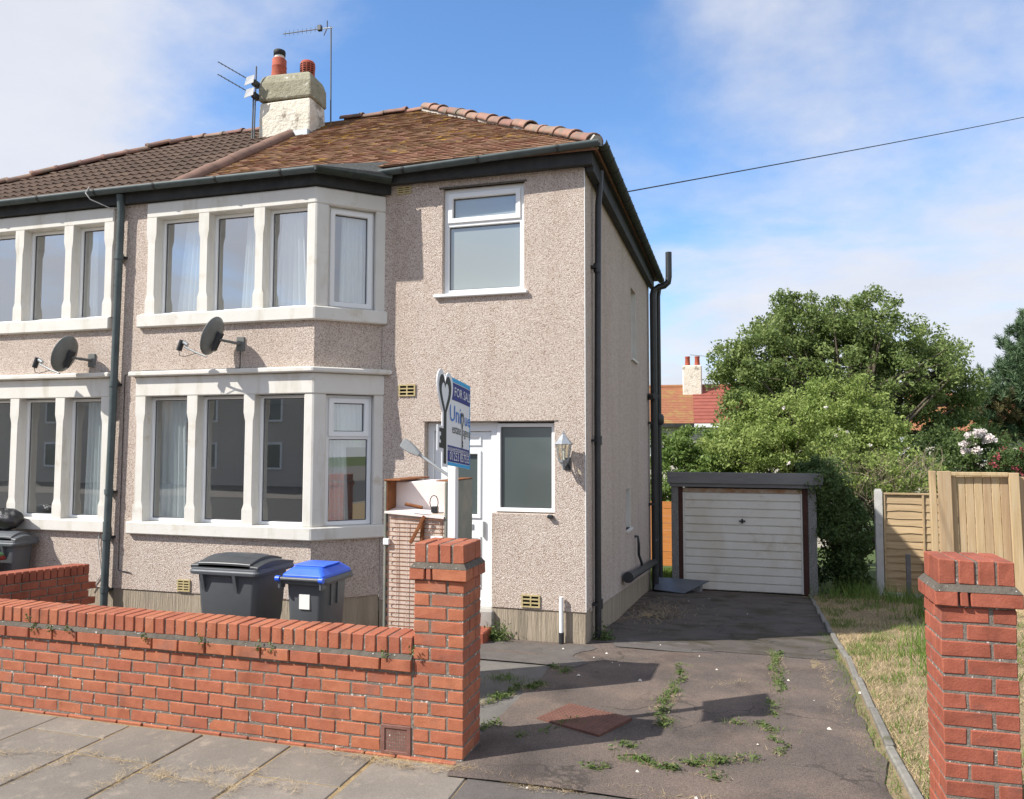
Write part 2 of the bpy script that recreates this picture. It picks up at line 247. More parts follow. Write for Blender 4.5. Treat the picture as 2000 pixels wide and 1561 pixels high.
# ------------------------------------------------------------------ helpers
def link(o, parent=None):
    COL.objects.link(o)
    if parent is not None: o.parent = parent
    return o
def tag(o, label=None, cat=None, group=None, kind=None):
    for k, v in (('label', label), ('category', cat), ('group', group), ('kind', kind)):
        if v: o[k] = v
    return o
def thing(name, label, cat, loc=(0, 0, 0), group=None):
    o = bpy.data.objects.new(name, None); o.empty_display_size = .1; o.location = loc; link(o); return tag(o, label, cat, group)
class MB:
    """collects shapes; build() links them as ONE mesh object"""
    def __init__(s, xf=None): s.v = []; s.f = []; s.sm = []; s.xf = xf
    def add(s, vs_, fs_, smooth=False):
        b = len(s.v); s.v += [(s.xf(*p) if s.xf else p) for p in vs_]; s.f += [tuple(i + b for i in f) for f in fs_]; s.sm += [smooth] * len(fs_); return s
    def box(s, x0, x1, y0, y1, z0, z1):
        return s.add([(x0, y0, z0), (x1, y0, z0), (x1, y1, z0), (x0, y1, z0), (x0, y0, z1), (x1, y0, z1), (x1, y1, z1), (x0, y1, z1)], [(0, 3, 2, 1), (4, 5, 6, 7), (0, 1, 5, 4), (1, 2, 6, 5), (2, 3, 7, 6), (3, 0, 4, 7)])
    def prism(s, poly, z0, z1):
        n = len(poly); vs_ = [(x, y, z0) for x, y in poly] + [(x, y, z1) for x, y in poly]
        return s.add(vs_, [tuple(range(n))[::-1], tuple(range(n, 2 * n))] + [(i, (i + 1) % n, n + (i + 1) % n, n + i) for i in range(n)])
    def loft(s, rings, closed=True, caps=True, smooth=True):
        n = len(rings[0]); vs_ = [p for r in rings for p in r]; fs_ = []
        for a in range(len(rings) - 1):
            for i in range(n if closed else n - 1):
                j = (i + 1) % n; fs_.append((a * n + i, a * n + j, (a + 1) * n + j, (a + 1) * n + i))
        s.add(vs_, fs_, smooth)
        if caps and closed: s.add(rings[0], [tuple(range(n))[::-1]]); s.add(rings[-1], [tuple(range(n))])
        return s
    def tube(s, path, r, seg=8, closed_ends=True):
        P = [Vector(p) for p in path]; rings = []
        rr = r if isinstance(r, (list, tuple)) else [r] * len(P)
        d0 = (P[1] - P[0]).normalized(); up = Vector((0, 0, 1)) if abs(d0.z) < .9 else Vector((1, 0, 0)); a = d0.cross(up).normalized()
        for i, p in enumerate(P):
            d = ((P[min(i + 1, len(P) - 1)] - p).normalized() + (p - P[max(i - 1, 0)]).normalized()).normalized() if 0 < i < len(P) - 1 else ((P[1] - P[0]) if i == 0 else (P[-1] - P[-2])).normalized()
            a = (a - d * a.dot(d)).normalized(); b = d.cross(a)
            rings.append([tuple(p + (a * math.cos(q) + b * math.sin(q)) * rr[i]) for q in [2 * math.pi * k / seg for k in range(seg)]])
        return s.loft(rings, True, closed_ends)
    def lathe(s, c, prof, seg=16, smooth=True):
        return s.loft([[(c[0] + r * math.cos(2 * math.pi * k / seg), c[1] + r * math.sin(2 * math.pi * k / seg), c[2] + z) for k in range(seg)] for r, z in prof], True, True, smooth)
    def build(s, name, m, parent=None, bevel=0., segs=1):
        me = bpy.data.meshes.new(name); me.from_pydata(s.v, [], s.f); me.update()
        bm = bmesh.new(); bm.from_mesh(me)
        if not any(s.sm): bmesh.ops.remove_doubles(bm, verts=bm.verts[:], dist=1e-5)
        bmesh.ops.recalc_face_normals(bm, faces=bm.faces[:])
        if bevel:
            es = [e for e in bm.edges if len(e.link_faces) == 2 and e.calc_face_angle(0) > .5]
            bmesh.ops.bevel(bm, geom=es, offset=bevel, segments=segs, affect='EDGES', profile=.6, clamp_overlap=True)
        bm.to_mesh(me); bm.free()
        if any(s.sm) and not bevel:
            for p, q in zip(me.polygons, s.sm): p.use_smooth = q
        elif any(s.sm):
            for p in me.polygons: p.use_smooth = len(p.vertices) == 4 and p.area < 1e9
            me.set_sharp_from_angle(angle=R(40))
        mm = M[m] if isinstance(m, str) else m
        me.materials.append(mm); o = bpy.data.objects.new(name, me); return link(o, parent)
def child_of(o, root):          # parts are modelled in world space: put them under the thing without moving them
    o.parent = root; o.matrix_parent_inverse = Matrix.Translation(root.location).inverted(); return o
def P(root, name, mb, m, bevel=0., segs=1, label=None):
    o = mb.build(name, m, None, bevel, segs); r = root
    if r.parent is None: o.parent = r; o.matrix_parent_inverse = Matrix.Translation(Vector(r.location)).inverted()
    else: o.parent = r; o.matrix_parent_inverse = (Matrix.Translation(Vector(r.parent.location)) @ r.matrix_parent_inverse @ r.matrix_basis).inverted()
    if label: o['label'] = label
    return o
def inst(me, root, name, mw, kind=None):
    o = bpy.data.objects.new(name, me); link(o); o.parent = root
    o.matrix_parent_inverse = Matrix.Translation(Vector(root.location)).inverted() if root.type == 'EMPTY' else Matrix.Identity(4)
    o.matrix_basis = mw; return o
def mesh_of(mb, name, m, bevel=0., segs=1):
    o = mb.build(name, m, None, bevel, segs); me = o.data; bpy.data.objects.remove(o); return me
def structure(o): o['kind'] = 'structure'; return o
def cells(mb, us, vs_, solid, w0, w1, xf):
    """a wall with openings: grid of cells, only the outer skin is made"""
    nu, nv = len(us) - 1, len(vs_) - 1
    S = lambda i, j: 0 <= i < nu and 0 <= j < nv and solid((us[i] + us[i + 1]) / 2, (vs_[j] + vs_[j + 1]) / 2)
    for i in range(nu):
        for j in range(nv):
            if not S(i, j): continue
            a, b, c, d = us[i], us[i + 1], vs_[j], vs_[j + 1]
            mb.add([xf(a, c, w1), xf(b, c, w1), xf(b, d, w1), xf(a, d, w1)], [(0, 1, 2, 3)]); mb.add([xf(a, c, w0), xf(b, c, w0), xf(b, d, w0), xf(a, d, w0)], [(3, 2, 1, 0)])
            for ok, p, q in ((S(i - 1, j), (a, c), (a, d)), (S(i + 1, j), (b, c), (b, d)), (S(i, j - 1), (a, c), (b, c)), (S(i, j + 1), (a, d), (b, d))):
                if not ok: mb.add([xf(*p, w0), xf(*q, w0), xf(*q, w1), xf(*p, w1)], [(0, 1, 2, 3)])
    return mb
def frame_xf(o, u, n):
    o = Vector(o); u = Vector(u).normalized(); n = Vector(n).normalized()
    return lambda a, b, c: tuple(o + u * a + Vector((0, 0, b)) + n * c)
def G(y, x=0.):                                   # the ground falls from the street to the back gardens
    if y < -3.3: return .14
    if y < 0: return .14 * (-y / 3.3)
    if y < 2: return -.10 * y
    if y < 6.5: return -.2 - (y - 2) * .0822
    if y < 24: return -.57 - (y - 6.5) * .088
    return -2.11
def sheet(name, poly_rows, m, dz=0., nx=2, rough=0.):
    """ground sheet: rows (y, x0, x1)"""
    vs_, fs_ = [], []; n = nx + 1
    for (y, x0, x1) in poly_rows:
        for i in range(n):
            x = x0 + (x1 - x0) * i / nx; vs_.append((x, y, G(y) + dz + (random.uniform(-rough, rough) if rough else 0)))
    for r in range(len(poly_rows) - 1):
        for i in range(nx): a = r * n + i; fs_.append((a, a + 1, a + n + 1, a + n))
    mb = MB(); mb.add(vs_, fs_, True); return mb.build(name, m)
def quads(name, m, C, A, B, tone, parent=None):
    """many leaf quads at once: centres C, half-axes A and B, tone per leaf"""
    n = len(C); V = np.empty((n, 4, 3), np.float32); V[:, 0] = C - A; V[:, 1] = C - B * .8 ; V[:, 2] = C + A; V[:, 3] = C + B * .8
    me = bpy.data.meshes.new(name); me.vertices.add(n * 4); me.vertices.foreach_set('co', V.reshape(-1)); me.loops.add(n * 4); me.loops.foreach_set('vertex_index', np.arange(n * 4, dtype=np.int32))
    me.polygons.add(n); me.polygons.foreach_set('loop_start', np.arange(0, n * 4, 4, dtype=np.int32)); me.update(calc_edges=True)
    at_ = me.attributes.new('tone', 'FLOAT', 'FACE'); at_.data.foreach_set('value', np.asarray(tone, np.float32)); me.materials.append(M[m]); me.validate()
    o = bpy.data.objects.new(name, me); return link(o, parent)
def rdir(n):
    v = RNG.normal(size=(n, 3)); return v / np.linalg.norm(v, axis=1)[:, None]
def leaf_cloud(name, m, clumps, size, parent=None, flat=.0, aspect=.55):
    Cs, T = [], []
    for c, r, n in clumps:
        d = rdir(n) * (RNG.random(n) ** .45)[:, None] * np.array([r, r, r * .8]); Cs.append(np.asarray(c) + d); T.append(np.clip(RNG.normal(.5, .22, n) + RNG.normal(0, .16), 0, 1))
    C = np.concatenate(Cs); T = np.concatenate(T); n = len(C); A = rdir(n); Bq = rdir(n); Bq = Bq - A * (A * Bq).sum(1)[:, None]; Bq /= np.linalg.norm(Bq, axis=1)[:, None]
    s = size * RNG.uniform(.5, 1.5, n)[:, None]
    return quads(name, m, C, A * s * .5, Bq * s * .5 * aspect, T, parent)
def blades(name, m, pts, h, w, lean=.5, parent=None, low=.1):
    pts = np.asarray(pts); n = len(pts); hh = h * RNG.uniform(.5, 1.3, n); a = RNG.uniform(0, 2 * np.pi, n); le = RNG.uniform(low, 1, n) * lean
    tip = pts + np.stack([np.cos(a) * le * hh, np.sin(a) * le * hh, hh * np.sqrt(np.clip(1 - le ** 2, .02, 1))], 1); b = RNG.uniform(0, 2 * np.pi, n); wv = np.stack([np.cos(b), np.sin(b), np.zeros(n)], 1) * w * .5
    V = np.stack([pts - wv, pts + wv, tip], 1).astype(np.float32)
    me = bpy.data.meshes.new(name); me.vertices.add(n * 3); me.vertices.foreach_set('co', V.reshape(-1)); me.loops.add(n * 3); me.loops.foreach_set('vertex_index', np.arange(n * 3, dtype=np.int32))
    me.polygons.add(n); me.polygons.foreach_set('loop_start', np.arange(0, n * 3, 3, dtype=np.int32)); me.update(calc_edges=True)
    at_ = me.attributes.new('tone', 'FLOAT', 'FACE'); at_.data.foreach_set('value', RNG.random(n).astype(np.float32)); me.materials.append(M[m]); o = bpy.data.objects.new(name, me); return link(o, parent)
#STRUCTURE
# ------------------------------------------------------------------ ground, street, drive
ys = [-60, -20, -8.95, -3.3, -2, -1, 0, 1, 2, 4, 6.5, 12, 18, 24, 60, 400]
structure(sheet('ground', [(y, -200, 200) for y in ys], 'lawn', -.03))
structure(sheet('road', [(-17, -80, 80), (-9.0, -80, 80)], 'road', -.02))
structure(sheet('far_pavement', [(-32, -80, 80), (-17.0, -80, 80)], 'garden', -.01))
o = MB(); o.box(-40, 40, -9.0, -8.85, -.05, .15); structure(o.build('kerb', 'concrete', None, .015))
structure(sheet('pavement', [(-8.85, -40, 40), (-3.44, -40, 40)], 'joint', -.007, 4))
# flags of the pavement, each a slab of its own, laid in columns with broken joints
pav = bpy.data.objects['pavement']
fx = [-7.2, -6.5, -5.8, -5.1, -4.42, -3.72, -3.1, -2.49, -1.90, -1.245, -.66]
offs = [0, .3, .1, .45, .2, .5, .15, .42, .55, .38, .3]
for i in range(len(fx) - 1):
    y1 = -3.455 ; ycut = -3.56 - offs[i] * .9
    rows = [y1, ycut]
    while rows[-1] > -6.6: rows.append(rows[-1] - .86)
    for a, b in zip(rows[1:], rows[:-1]):
        j = .008; t1, t2 = random.uniform(-.003, .003), random.uniform(-.003, .003)
        mb = MB(); x0, x1 = fx[i] + j, fx[i + 1] - j; y0, y2 = a + j, b - j
        zt = .14; mb.add([(x0, y0, zt - .06), (x1, y0, zt - .06), (x1, y2, zt - .06), (x0, y2, zt - .06), (x0, y0, zt + t1), (x1, y0, zt + t2), (x1, y2, zt - t1), (x0, y2, zt - t2)], [(0, 3, 2, 1), (4, 5, 6, 7), (0, 1, 5, 4), (1, 2, 6, 5), (2, 3, 7, 6), (3, 0, 4, 7)])
        P(pav, 'flag', mb, 'flag', .005)
mb = MB(); mb.box(-.64, -.02, -4.9, -3.475, .09, .142); P(pav, 'flag', mb, 'flag', .01)
# tarmac crossing in front of the gateway and the drive itself
def tarmac(name, rows, m, dz, nx=12, jitter=.03, wav=.006):
    vs_, fs_ = [], []; n = nx + 1
    for (y, x0, x1) in rows:
        for i in range(n):
            e = (i in (0, nx)); x = x0 + (x1 - x0) * i / nx + (random.uniform(-jitter, jitter) if e else 0)
            vs_.append((x, y, G(y) + dz + math.sin(x * 2.3 + y * 1.7) * wav + math.sin(x * 5.1 - y * 3.3) * wav * .5))
    for r in range(len(rows) - 1):
        for i in range(nx): a = r * n + i; fs_.append((a, a + 1, a + n + 1, a + n))
    mb = MB(); mb.add(vs_, fs_, True); return mb.build(name, m)
structure(tarmac('crossing', [(-8.8 + i * .3, .0, 5.2) for i in range(19)], 'tarpatch', .004, 12, .01, .002))
kx = lambda y: 2.41 + (y + 2.7) * .032           # line of the concrete edging
rows = []
y = -3.62
while y < 6.55:
    rows.append((y, -.14 if y < -.6 else (-2.2 if y < 0 else -.02), kx(y) - .075 - .022 * math.sin(y * 3.1) - .018 * math.sin(y * 7.7) - .03 * min(1, max(0, -1 - y)))); y += .125
structure(tarmac('driveway', rows, 'tarmac', .014, 16, .012))
structure(tarmac('tarmac_patch', [(-.95 + i * .1, -1.0, .05 + .1 * math.sin(i)) for i in range(10)], 'tarpatch', .018, 8, .03, .006))
structure(tarmac('tarmac_patch', [(-.03 + i * .12, .3 - i * .02, 1.0 + .35 * math.sin(i * 1.7)) for i in range(6)], 'tarpatch', .018, 6, .03, .006))
structure(tarmac('back_tarmac', [(.18 + i * .15, .06 + .12 * math.sin(i * 2.1), 2.28 + .03 * i + .12 * math.sin(i * 1.3)) for i in range(42)], 'backtar', .018, 12, .04, .006))  # darker, greyer tarmac sheet over the back part of the drive
structure(sheet('front_garden', [(-3.22, -5.35, .1), (-2, -5.35, .15), (-1, -5.35, .1), (-.0, -5.35, .0)], 'garden', .003, 6))
structure(sheet('neighbour_garden', [(-3.22, -12, -5.4), (-1, -12, -5.4), (0, -12, -5.4)], 'garden', .006, 6))
# verge of dry cut grass right of the drive
vs_, fs_ = [], []; NX = 26
vy = [-3.6 + i * .2 for i in range(52)]
def verge_z(x, y):
    t = min(1, max(0, (x - kx(y)) / .9)); return G(y) + (.02 if x > kx(y) else .006) + .07 * t + .05 * t * math.sin(y * .9 + x) * (1 if y > -2 else .3) + .025 * math.sin(x * 6 + y * 5) * t
for y in vy:
    for i in range(NX + 1): x = kx(y) - .35 + (i / NX) ** 1.4 * 5.9; vs_.append((x, y, verge_z(x, y)))
for r in range(len(vy) - 1):
    for i in range(NX): a = r * (NX + 1) + i; fs_.append((a, a + 1, a + NX + 2, a + NX + 1))
structure(MB().add(vs_, fs_, True).build('verge', 'earth'))
# concrete edging of the drive, length by length
ed = tag(thing('drive_edging', 'narrow concrete edging strip between drive and dry grass verge', 'edging', (kx(-3), -3, G(-3))), None)
y = -3.3
while y < 6.2:
    l = .9; a, b = y + .008, y + l - .008; j = random.uniform(-.012, .012); t = random.uniform(-.012, .006); mb = MB()
    for (q, zq) in ((a, 0), (b, 0)): pass
    mb.add([(kx(a) - .03 + j, a, G(a) - .1), (kx(a) + .025 + j, a, G(a) - .1), (kx(b) + .025 - j, b, G(b) - .1), (kx(b) - .03 - j, b, G(b) - .1), (kx(a) - .03 + j, a, G(a) + .05 + t), (kx(a) + .025 + j, a, G(a) + .05 + t), (kx(b) + .025 - j, b, G(b) + .045 - t), (kx(b) - .03 - j, b, G(b) + .045 - t)], [(0, 3, 2, 1), (4, 5, 6, 7), (0, 1, 5, 4), (1, 2, 6, 5), (2, 3, 7, 6), (3, 0, 4, 7)])
    P(ed, 'edging_stone', mb, 'edge', .010); y += l
# ------------------------------------------------------------------ the pair of houses
PX = -5.32                                        # party line
YB = -.52                                         # front of the bays
BD = .55
HD = 6.35                                         # depth of the house
EV = 5.0
def mirror(x): return 2 * PX - x
def make_house(side, root):
    """side +1: the house with the drive; -1: its neighbour, mirrored about the party line (cut short where the photo shows nothing)"""
    s = side
    mx = (lambda x: x) if s > 0 else mirror
    XF = lambda f: (lambda a, b, c: (lambda p: (mx(p[0]), p[1], p[2]))(f(a, b, c)))
    # --- main front wall, Y = 0
    f0 = XF(frame_xf((0, 0, 0), (1, 0, 0), (0, -1, 0)))
    us = [-2.33, -1.795, -1.60, -1.02, -.665, -.33, 0.0]; vs_ = [.33, 1.325, 2.30, 3.70, 4.90, EV]
    def sol(u, v):
        if -1.60 < u < -.665 and 3.70 < v < 4.90: return False
        if -1.795 < u < -1.02 and v < 2.30: return False
        if -1.02 < u < -.33 and 1.325 < v < 2.30: return False
        return True
    mb = MB(); cells(mb, us, vs_, sol, -.26, 0, f0); P(root, 'front_wall', mb, 'dash', .006)
    mb = MB(xf=None)
    for a, b in ((-2.33, -1.795), (-1.02, -.010)):
      mb = MB(); mb.add([f0(a, -.8, -.24), f0(b, -.8, -.24), f0(b, .33, -.24), f0(a, .33, -.24), f0(a, -.8, -.012), f0(b, -.8, -.012), f0(b, .33, -.012), f0(a, .33, -.012)], [(0, 1, 2, 3), (7, 6, 5, 4), (0, 4, 5, 1), (1, 5, 6, 2), (2, 6, 7, 3), (3, 7, 4, 0)])
      P(root, 'plinth', mb, 'plinth')
    # --- side wall (render edge drops with the ground)
    mb = MB(); yy = [.2605, 3.06, 3.50, 3.75, 4.35, HD]
    fs0 = XF(frame_xf((0, 0, 0), (0, 1, 0), (1, 0, 0)))
    def sols(u, v): return not (3.06 < u < 3.50 and .85 < v < 1.42) and not (3.75 < u < 4.35 and 3.37 < v < 4.46)
    low = lambda u: .31 - .083 * u
    cells(mb, yy, [.31, .85, 1.42, 3.37, 4.46, EV], sols, -.26, 0, lambda a, b, c: fs0(a, (low(a) if b <= .311 else b), c))
    P(root, 'side_wall', mb, 'dash')
    mb = MB(); mb.add([fs0(a, z if z < 0 else low(a) , c) for c in (-.24, -.012) for a, z in ((.05, -1.2), (HD, -1.2), (HD, 1), (.05, 1))], [(0, 1, 2, 3), (7, 6, 5, 4), (0, 4, 5, 1), (1, 5, 6, 2), (2, 6, 7, 3), (3, 7, 4, 0)])
    P(root, 'side_plinth', mb, 'plinth')
    mb = MB(); mb.add([(mx(a), HD + d, z) for d in (0, -.25) for a, z in ((-5.30, -1.2), (-.26, -1.2), (-.26, EV), (-5.30, EV))], [(0, 1, 2, 3), (7, 6, 5, 4), (0, 4, 5, 1), (1, 5, 6, 2), (2, 6, 7, 3), (3, 7, 4, 0)])
    P(root, 'rear_wall', mb, 'dash')
    if s > 0: mb = MB(); mb.box(-.004, .003, -.003, .006, .34, EV - .02); P(root, 'corner_bead', mb, 'upvc')
    # --- bay
    fb = XF(frame_xf((0, YB, 0), (1, 0, 0), (0, -1, 0)))
    XC, XJ = -2.88, -2.33
    cu = Vector((XJ - XC, -YB, 0)); CL = cu.length; cn = Vector((-YB, -(XJ - XC), 0)).normalized()
    fc = XF(frame_xf((XC, YB, 0), cu, cn))
    U0, U1, L0, L1 = 3.48, 4.70, 1.10, 2.60        # window openings
    UL, LL = (-5.09, -5.17) if s > 0 else (-5.06, -5.12)
    mb = MB(); cells(mb, [PX + .001, LL, UL, XC], [.39, L0, L1, U0, U1, EV], lambda u, v: not ((u > UL and U0 < v < U1) or (u > LL and L0 < v < L1)), -.22, 0, fb)
    cells(mb, [0, CL], [.39, L0, L1, U0, U1, EV], lambda u, v: not (U0 < v < U1 or L0 < v < L1), -.2, 0, fc)
    P(root, 'bay_wall', mb, 'dash')
    mb = MB(); cells(mb, [PX + .001, XC + .006], [-.5, .39], lambda u, v: True, -.2, -.012, fb); cells(mb, [0.002, CL], [-.5, .39], lambda u, v: True, -.19, -.012, fc); P(root, 'bay_plinth', mb, 'plinth')
    # painted stone dressings: sill, lintel, cornice, mullions
    def bayband(name, z0, z1, p, xl, bev=.012, ext=.02, inn=.2):
        t = math.tan(math.atan2(cu.y, cu.x) / 2)
        poly = [(xl, YB - p), (XC + p * t, YB - p), (XJ + p * t + ext, 0 - p * t * 0 + (ext - p) * 0 - .002), (XJ - .12, -.002), (XC - .06, YB + inn), (xl, YB + inn)]
        pc = Vector((XC, YB, 0)) + cn * p; k = (0 - pc.y) / cu.y; poly[2] = (pc.x + cu.x * k, -.002)
        mb = MB(); mb.prism([(mx(x), y) for x, y in poly], z0, z1); P(root, name, mb, 'stone', bev)
    xl_s = -5.19 if s > 0 else -5.055
    bayband('window_sill', 3.405, 3.555, .055, xl_s)
    bayband('window_sill', 1.025, 1.166, .06, -5.25 if s > 0 else -5.09)
    bayband('lintel', 4.693, 4.878, .03, -5.105 if s > 0 else -5.06)
    bayband('lintel', 2.60, 2.830, .035, -5.19 if s > 0 else -5.09)
    bayband('cornice', 2.832, 2.888, .10, -5.245 if s > 0 else -5.12)
    def mullion(x, z0, z1, w=.112, nm='mullion'):
        h = z1 - z0; mb = MB(); y0 = YB - .03; y1 = YB + .17; sx = lambda a: mx(a)
        prof = [(z0, 0), (z0 + .17, 0), (z0 + .20, .012), (z0 + .235, .022), (z1 - .30, .022), (z1 - .255, .012), (z1 - .20, 0), (z1, 0)]
        rings = []
        for z, c in prof: rings.append([(sx(x - .012 + c * .9), y0 + c * .2, z), (sx(x + w + .012 - c * .9), y0 + c * .2, z), (sx(x + w + .012 - c * .2), y0 + .03 + c, z), (sx(x + w + .012 - c * .2), y1, z), (sx(x - .012 + c * .2), y1, z), (sx(x - .012 + c * .2), y0 + .03 + c, z)])
        mb.loft(rings, True, True, False); P(root, nm, mb, 'stone')
    upx = [-5.085, -4.365, -3.635] if s > 0 else [mirror(-5.585) - .11, mirror(-6.185) - .11, mirror(-6.945) - .11]
    lox = [-5.170, -4.460, -3.715] if s > 0 else [mirror(-5.60) - .11, mirror(-6.23) - .11, mirror(-6.93) - .11]
    if s < 0: upx = [-5.055, -4.455, -3.695]; lox = [-5.09, -4.415, -3.72]
    for x in upx: mullion(x, 3.553, 4.697)
    for x in lox: mullion(x, 1.164, 2.604)
    for z0, z1 in ((3.553, 4.697), (1.164, 2.604)):   # corner pier and the return pier at the wall
        a = Vector((XC, YB, 0)); q = a + cu.normalized() * .14 + cn * .02; mb = MB()
        mb.prism([(mx(x), y) for x, y in [(XC - .10, YB - .025), (XC + .012, YB - .025), (q.x, q.y), (q.x - cn.x * .17, q.y - cn.y * .17), (XC - .10, YB + .15)]], z0, z1); P(root, 'corner_pier', mb, 'stone', .012)
        mb = MB(); cells(mb, [CL - .085, CL + .03], [z0, z1], lambda u, v: True, -.17, .02, fc); P(root, 'corner_pier', mb, 'stone', .008)
    # windows of the bay
    def window(f, u0, u1, v0, v1, w, glass, bar=.055, trans=None, sash=None, depth=.06):
        mb = MB(); hs = [v0, v1] if trans is None else [v0, trans, v1]
        us_ = [u0, u0 + bar, u1 - bar, u1]; vv = [v0, v0 + bar] + ([trans - bar * .45, trans + bar * .45] if trans else []) + [v1 - bar, v1]
        def sl(u, v):
            if u < u0 + bar or u > u1 - bar or v < v0 + bar or v > v1 - bar: return True
            return bool(trans and abs(v - trans) < bar * .45)
        cells(mb, us_, vv, sl, w - depth, w, f); fr = P(root, 'window', mb, 'upvc', .006)
        lights = [(v0 + bar, (trans - bar * .45) if trans else v1 - bar)] + ([(trans + bar * .45, v1 - bar)] if trans else [])
        for i, (a, b) in enumerate(lights):
            e = .0
            if sash and i in sash:
                e = .045; m2 = MB(); cells(m2, [u0 + bar - .012, u0 + bar + e, u1 - bar - e, u1 - bar + .012], [a - .012, a + e, b - e, b + .012], lambda u, v: not (u0 + bar + e < u < u1 - bar - e and a + e < v < b - e), w - .03, w + .016, f); P(fr, 'opening_light', m2, 'upvc', .006)
            m2 = MB(); cells(m2, [u0 + bar + e - .002, u1 - bar - e + .002], [a + e - .002, b - e + .002], lambda u, v: True, w - .040, w - .034, f); P(fr, 'pane', m2, glass)
            m2 = MB(); g0, g1, h0, h1 = u0 + bar + e, u1 - bar - e, a + e, b - e; k = .008; cells(m2, [g0 - .001, g0 + k, g1 - k, g1 + .001], [h0 - .001, h0 + k, h1 - k, h1 + .001], lambda u, v: not (g0 + k < u < g1 - k and h0 + k < v < h1 - k), w - .033, w - .026, f); P(fr, 'seal', m2, 'upvc_seal')
        return fr
    def bay_row(xs, z0, z1, glass):
        ends = [x + .112 for x in xs]; nxt = xs[1:] + [XC - .10]
        for a, b in zip(ends, nxt): window(fb, a + .004, b - .004, z0, z1, -.085, glass, .036)
    bay_row(upx, 3.555, 4.693, 'glass_up'); bay_row(lox, 1.166, 2.60, 'glass')
    window(fc, .145, CL - .09, 3.557, 4.691, -.05, 'glass', .03, sash=(0,)); window(fc, .145, CL - .09, 1.168, 2.598, -.05, 'glass', .045, trans=2.13, sash=(1,))
    # rooms behind the glass
    mb = MB(); f = lambda x0, x1, y0, y1, z0, z1: mb.box(min(mx(x0), mx(x1)), max(mx(x0), mx(x1)), y0, y1, z0, z1)
    f(-5.29, -.27, .05, HD - .26, .2, .325); f(-5.29, -.27, .27, HD - .26, 2.66, 2.8); f(-5.29, -.27, .27, HD - .26, 4.90, 4.98); f(-5.29, -2.34, 3.2, 3.3, .34, 4.9); f(-2.36, -2.24, .27, 3.2, .34, 4.9); f(-5.31, -5.25, -.27, 3.2, .34, 4.9)
    f(-5.25, -2.9, -.28, .26, 2.64, 2.82)
    P(root, 'room_lining', mb, 'room')
    return dict(fb=fb, fc=fc, f0=f0, fs=fs0, window=window, mx=mx, CL=CL, XC=XC, XJ=XJ, cn=cn, cu=cu, upx=upx, lox=lox, bayband=bayband)
house = thing('semi_detached_house', 'pebbledashed semi-detached house with red tiled roof beside the drive', 'house', (-2.6, 0, 0))
nbr = thing('semi_detached_house', 'adjoining pebbledashed house with darker brown concrete roof tiles', 'house', (-8.0, 0, 0))
H = make_house(1, house); NB = make_house(-1, nbr)
f0 = H['f0']
# front upper window with top light and sill; porch door and side window
wn = H['window'](f0, -1.60, -.665, 3.705, 4.90, -.05, 'frost', .058, trans=4.50, sash=(1,))
mb = MB(); cells(mb, [-1.69, -.62], [3.672, 3.71], lambda u, v: True, -.08, .045, f0); P(wn, 'sill', mb, 'upvc', .008)
mb = MB(); cells(mb, [-1.64, -.63], [4.90, 4.915], lambda u, v: True, -.04, .02, f0); P(wn, 'drip', mb, 'fillet')
H['window'](f0, -.985, -.335, 1.335, 2.285, -.07, 'obscure', .042)
mb = MB(); cells(mb, [-1.82, -.29], [2.301, 2.309], lambda u, v: True, -.05, .005, f0); P(house, 'lintel', mb, 'fillet')
mb = MB(); cells(mb, [-1.795, -1.725, -1.055, -.985], [.30, 2.20, 2.298], lambda u, v: not (-1.725 < u < -1.055 and v < 2.20), -.17, -.09, f0); P(house, 'door_frame', mb, 'upvc', .006)
dr = P(house, 'door', (lambda m_: (cells(m_, [-1.723, -1.56, -1.215, -1.057], [.31, 1.29, 1.95, 2.197], lambda u, v: not (-1.56 < u < -1.215 and 1.29 < v < 1.95), -.165, -.12, f0), m_)[1])(MB()), 'upvc', .005)
mb = MB(); cells(mb, [-1.56, -1.215], [1.29, 1.95], lambda u, v: True, -.150, -.143, f0); P(dr, 'door_pane', mb, 'obscure')
def moulding(u0, u1, v0, v1, b=.03):
    mb = MB(); cells(mb, [u0, u0 + b, u1 - b, u1], [v0, v0 + b, v1 - b, v1], lambda u, v: not (u0 + b < u < u1 - b and v0 + b < v < v1 - b), -.122, -.105, f0); P(dr, 'moulding', mb, 'upvc', .006)
moulding(-1.60, -1.175, 1.25, 1.99, .042); moulding(-1.60, -1.41, .5, 1.06); moulding(-1.365, -1.175, .5, 1.06); moulding(-1.60, -1.175, 2.04, 2.15, .02)
mb = MB(); cells(mb, [-1.50, -1.26], [1.13, 1.19], lambda u, v: True, -.122, -.108, f0); P(dr, 'letter_plate', mb, 'galv', .006)
mb = MB(); mb.tube([f0(-1.14, 1.05, -.105), f0(-1.14, 1.22, -.105)], .014); P(dr, 'handle', mb, 'galv')
mb = MB(); mb.box(-1.82, -.99, -.05, .2, -.1, .30); P(house, 'threshold', mb, 'concrete', .012)
mb = MB(); mb.box(-1.86, -.99, -.34, -.052, -.1, .14); P(house, 'step', mb, 'brick_old', .012)
# slit windows of the side wall
for (a, b, z0, z1) in ((3.06, 3.50, .85, 1.42), (3.75, 4.35, 3.37, 4.46)):
    mb = MB(); mb.box(-.12, .004, b - .022, b - .001, z0, z1); P(house, 'window_reveal', mb, 'stone')
    w_ = H['window'](H['fs'], a + .003, b - .024, z0 + .003, z1 - .003, -.09, 'obscure', .04)
    mb = MB(); cells(mb, [a - .04, b + .06], [z0 - .03, z0], lambda u, v: True, -.1, .035, H['fs']); P(w_, 'sill', mb, 'stone')
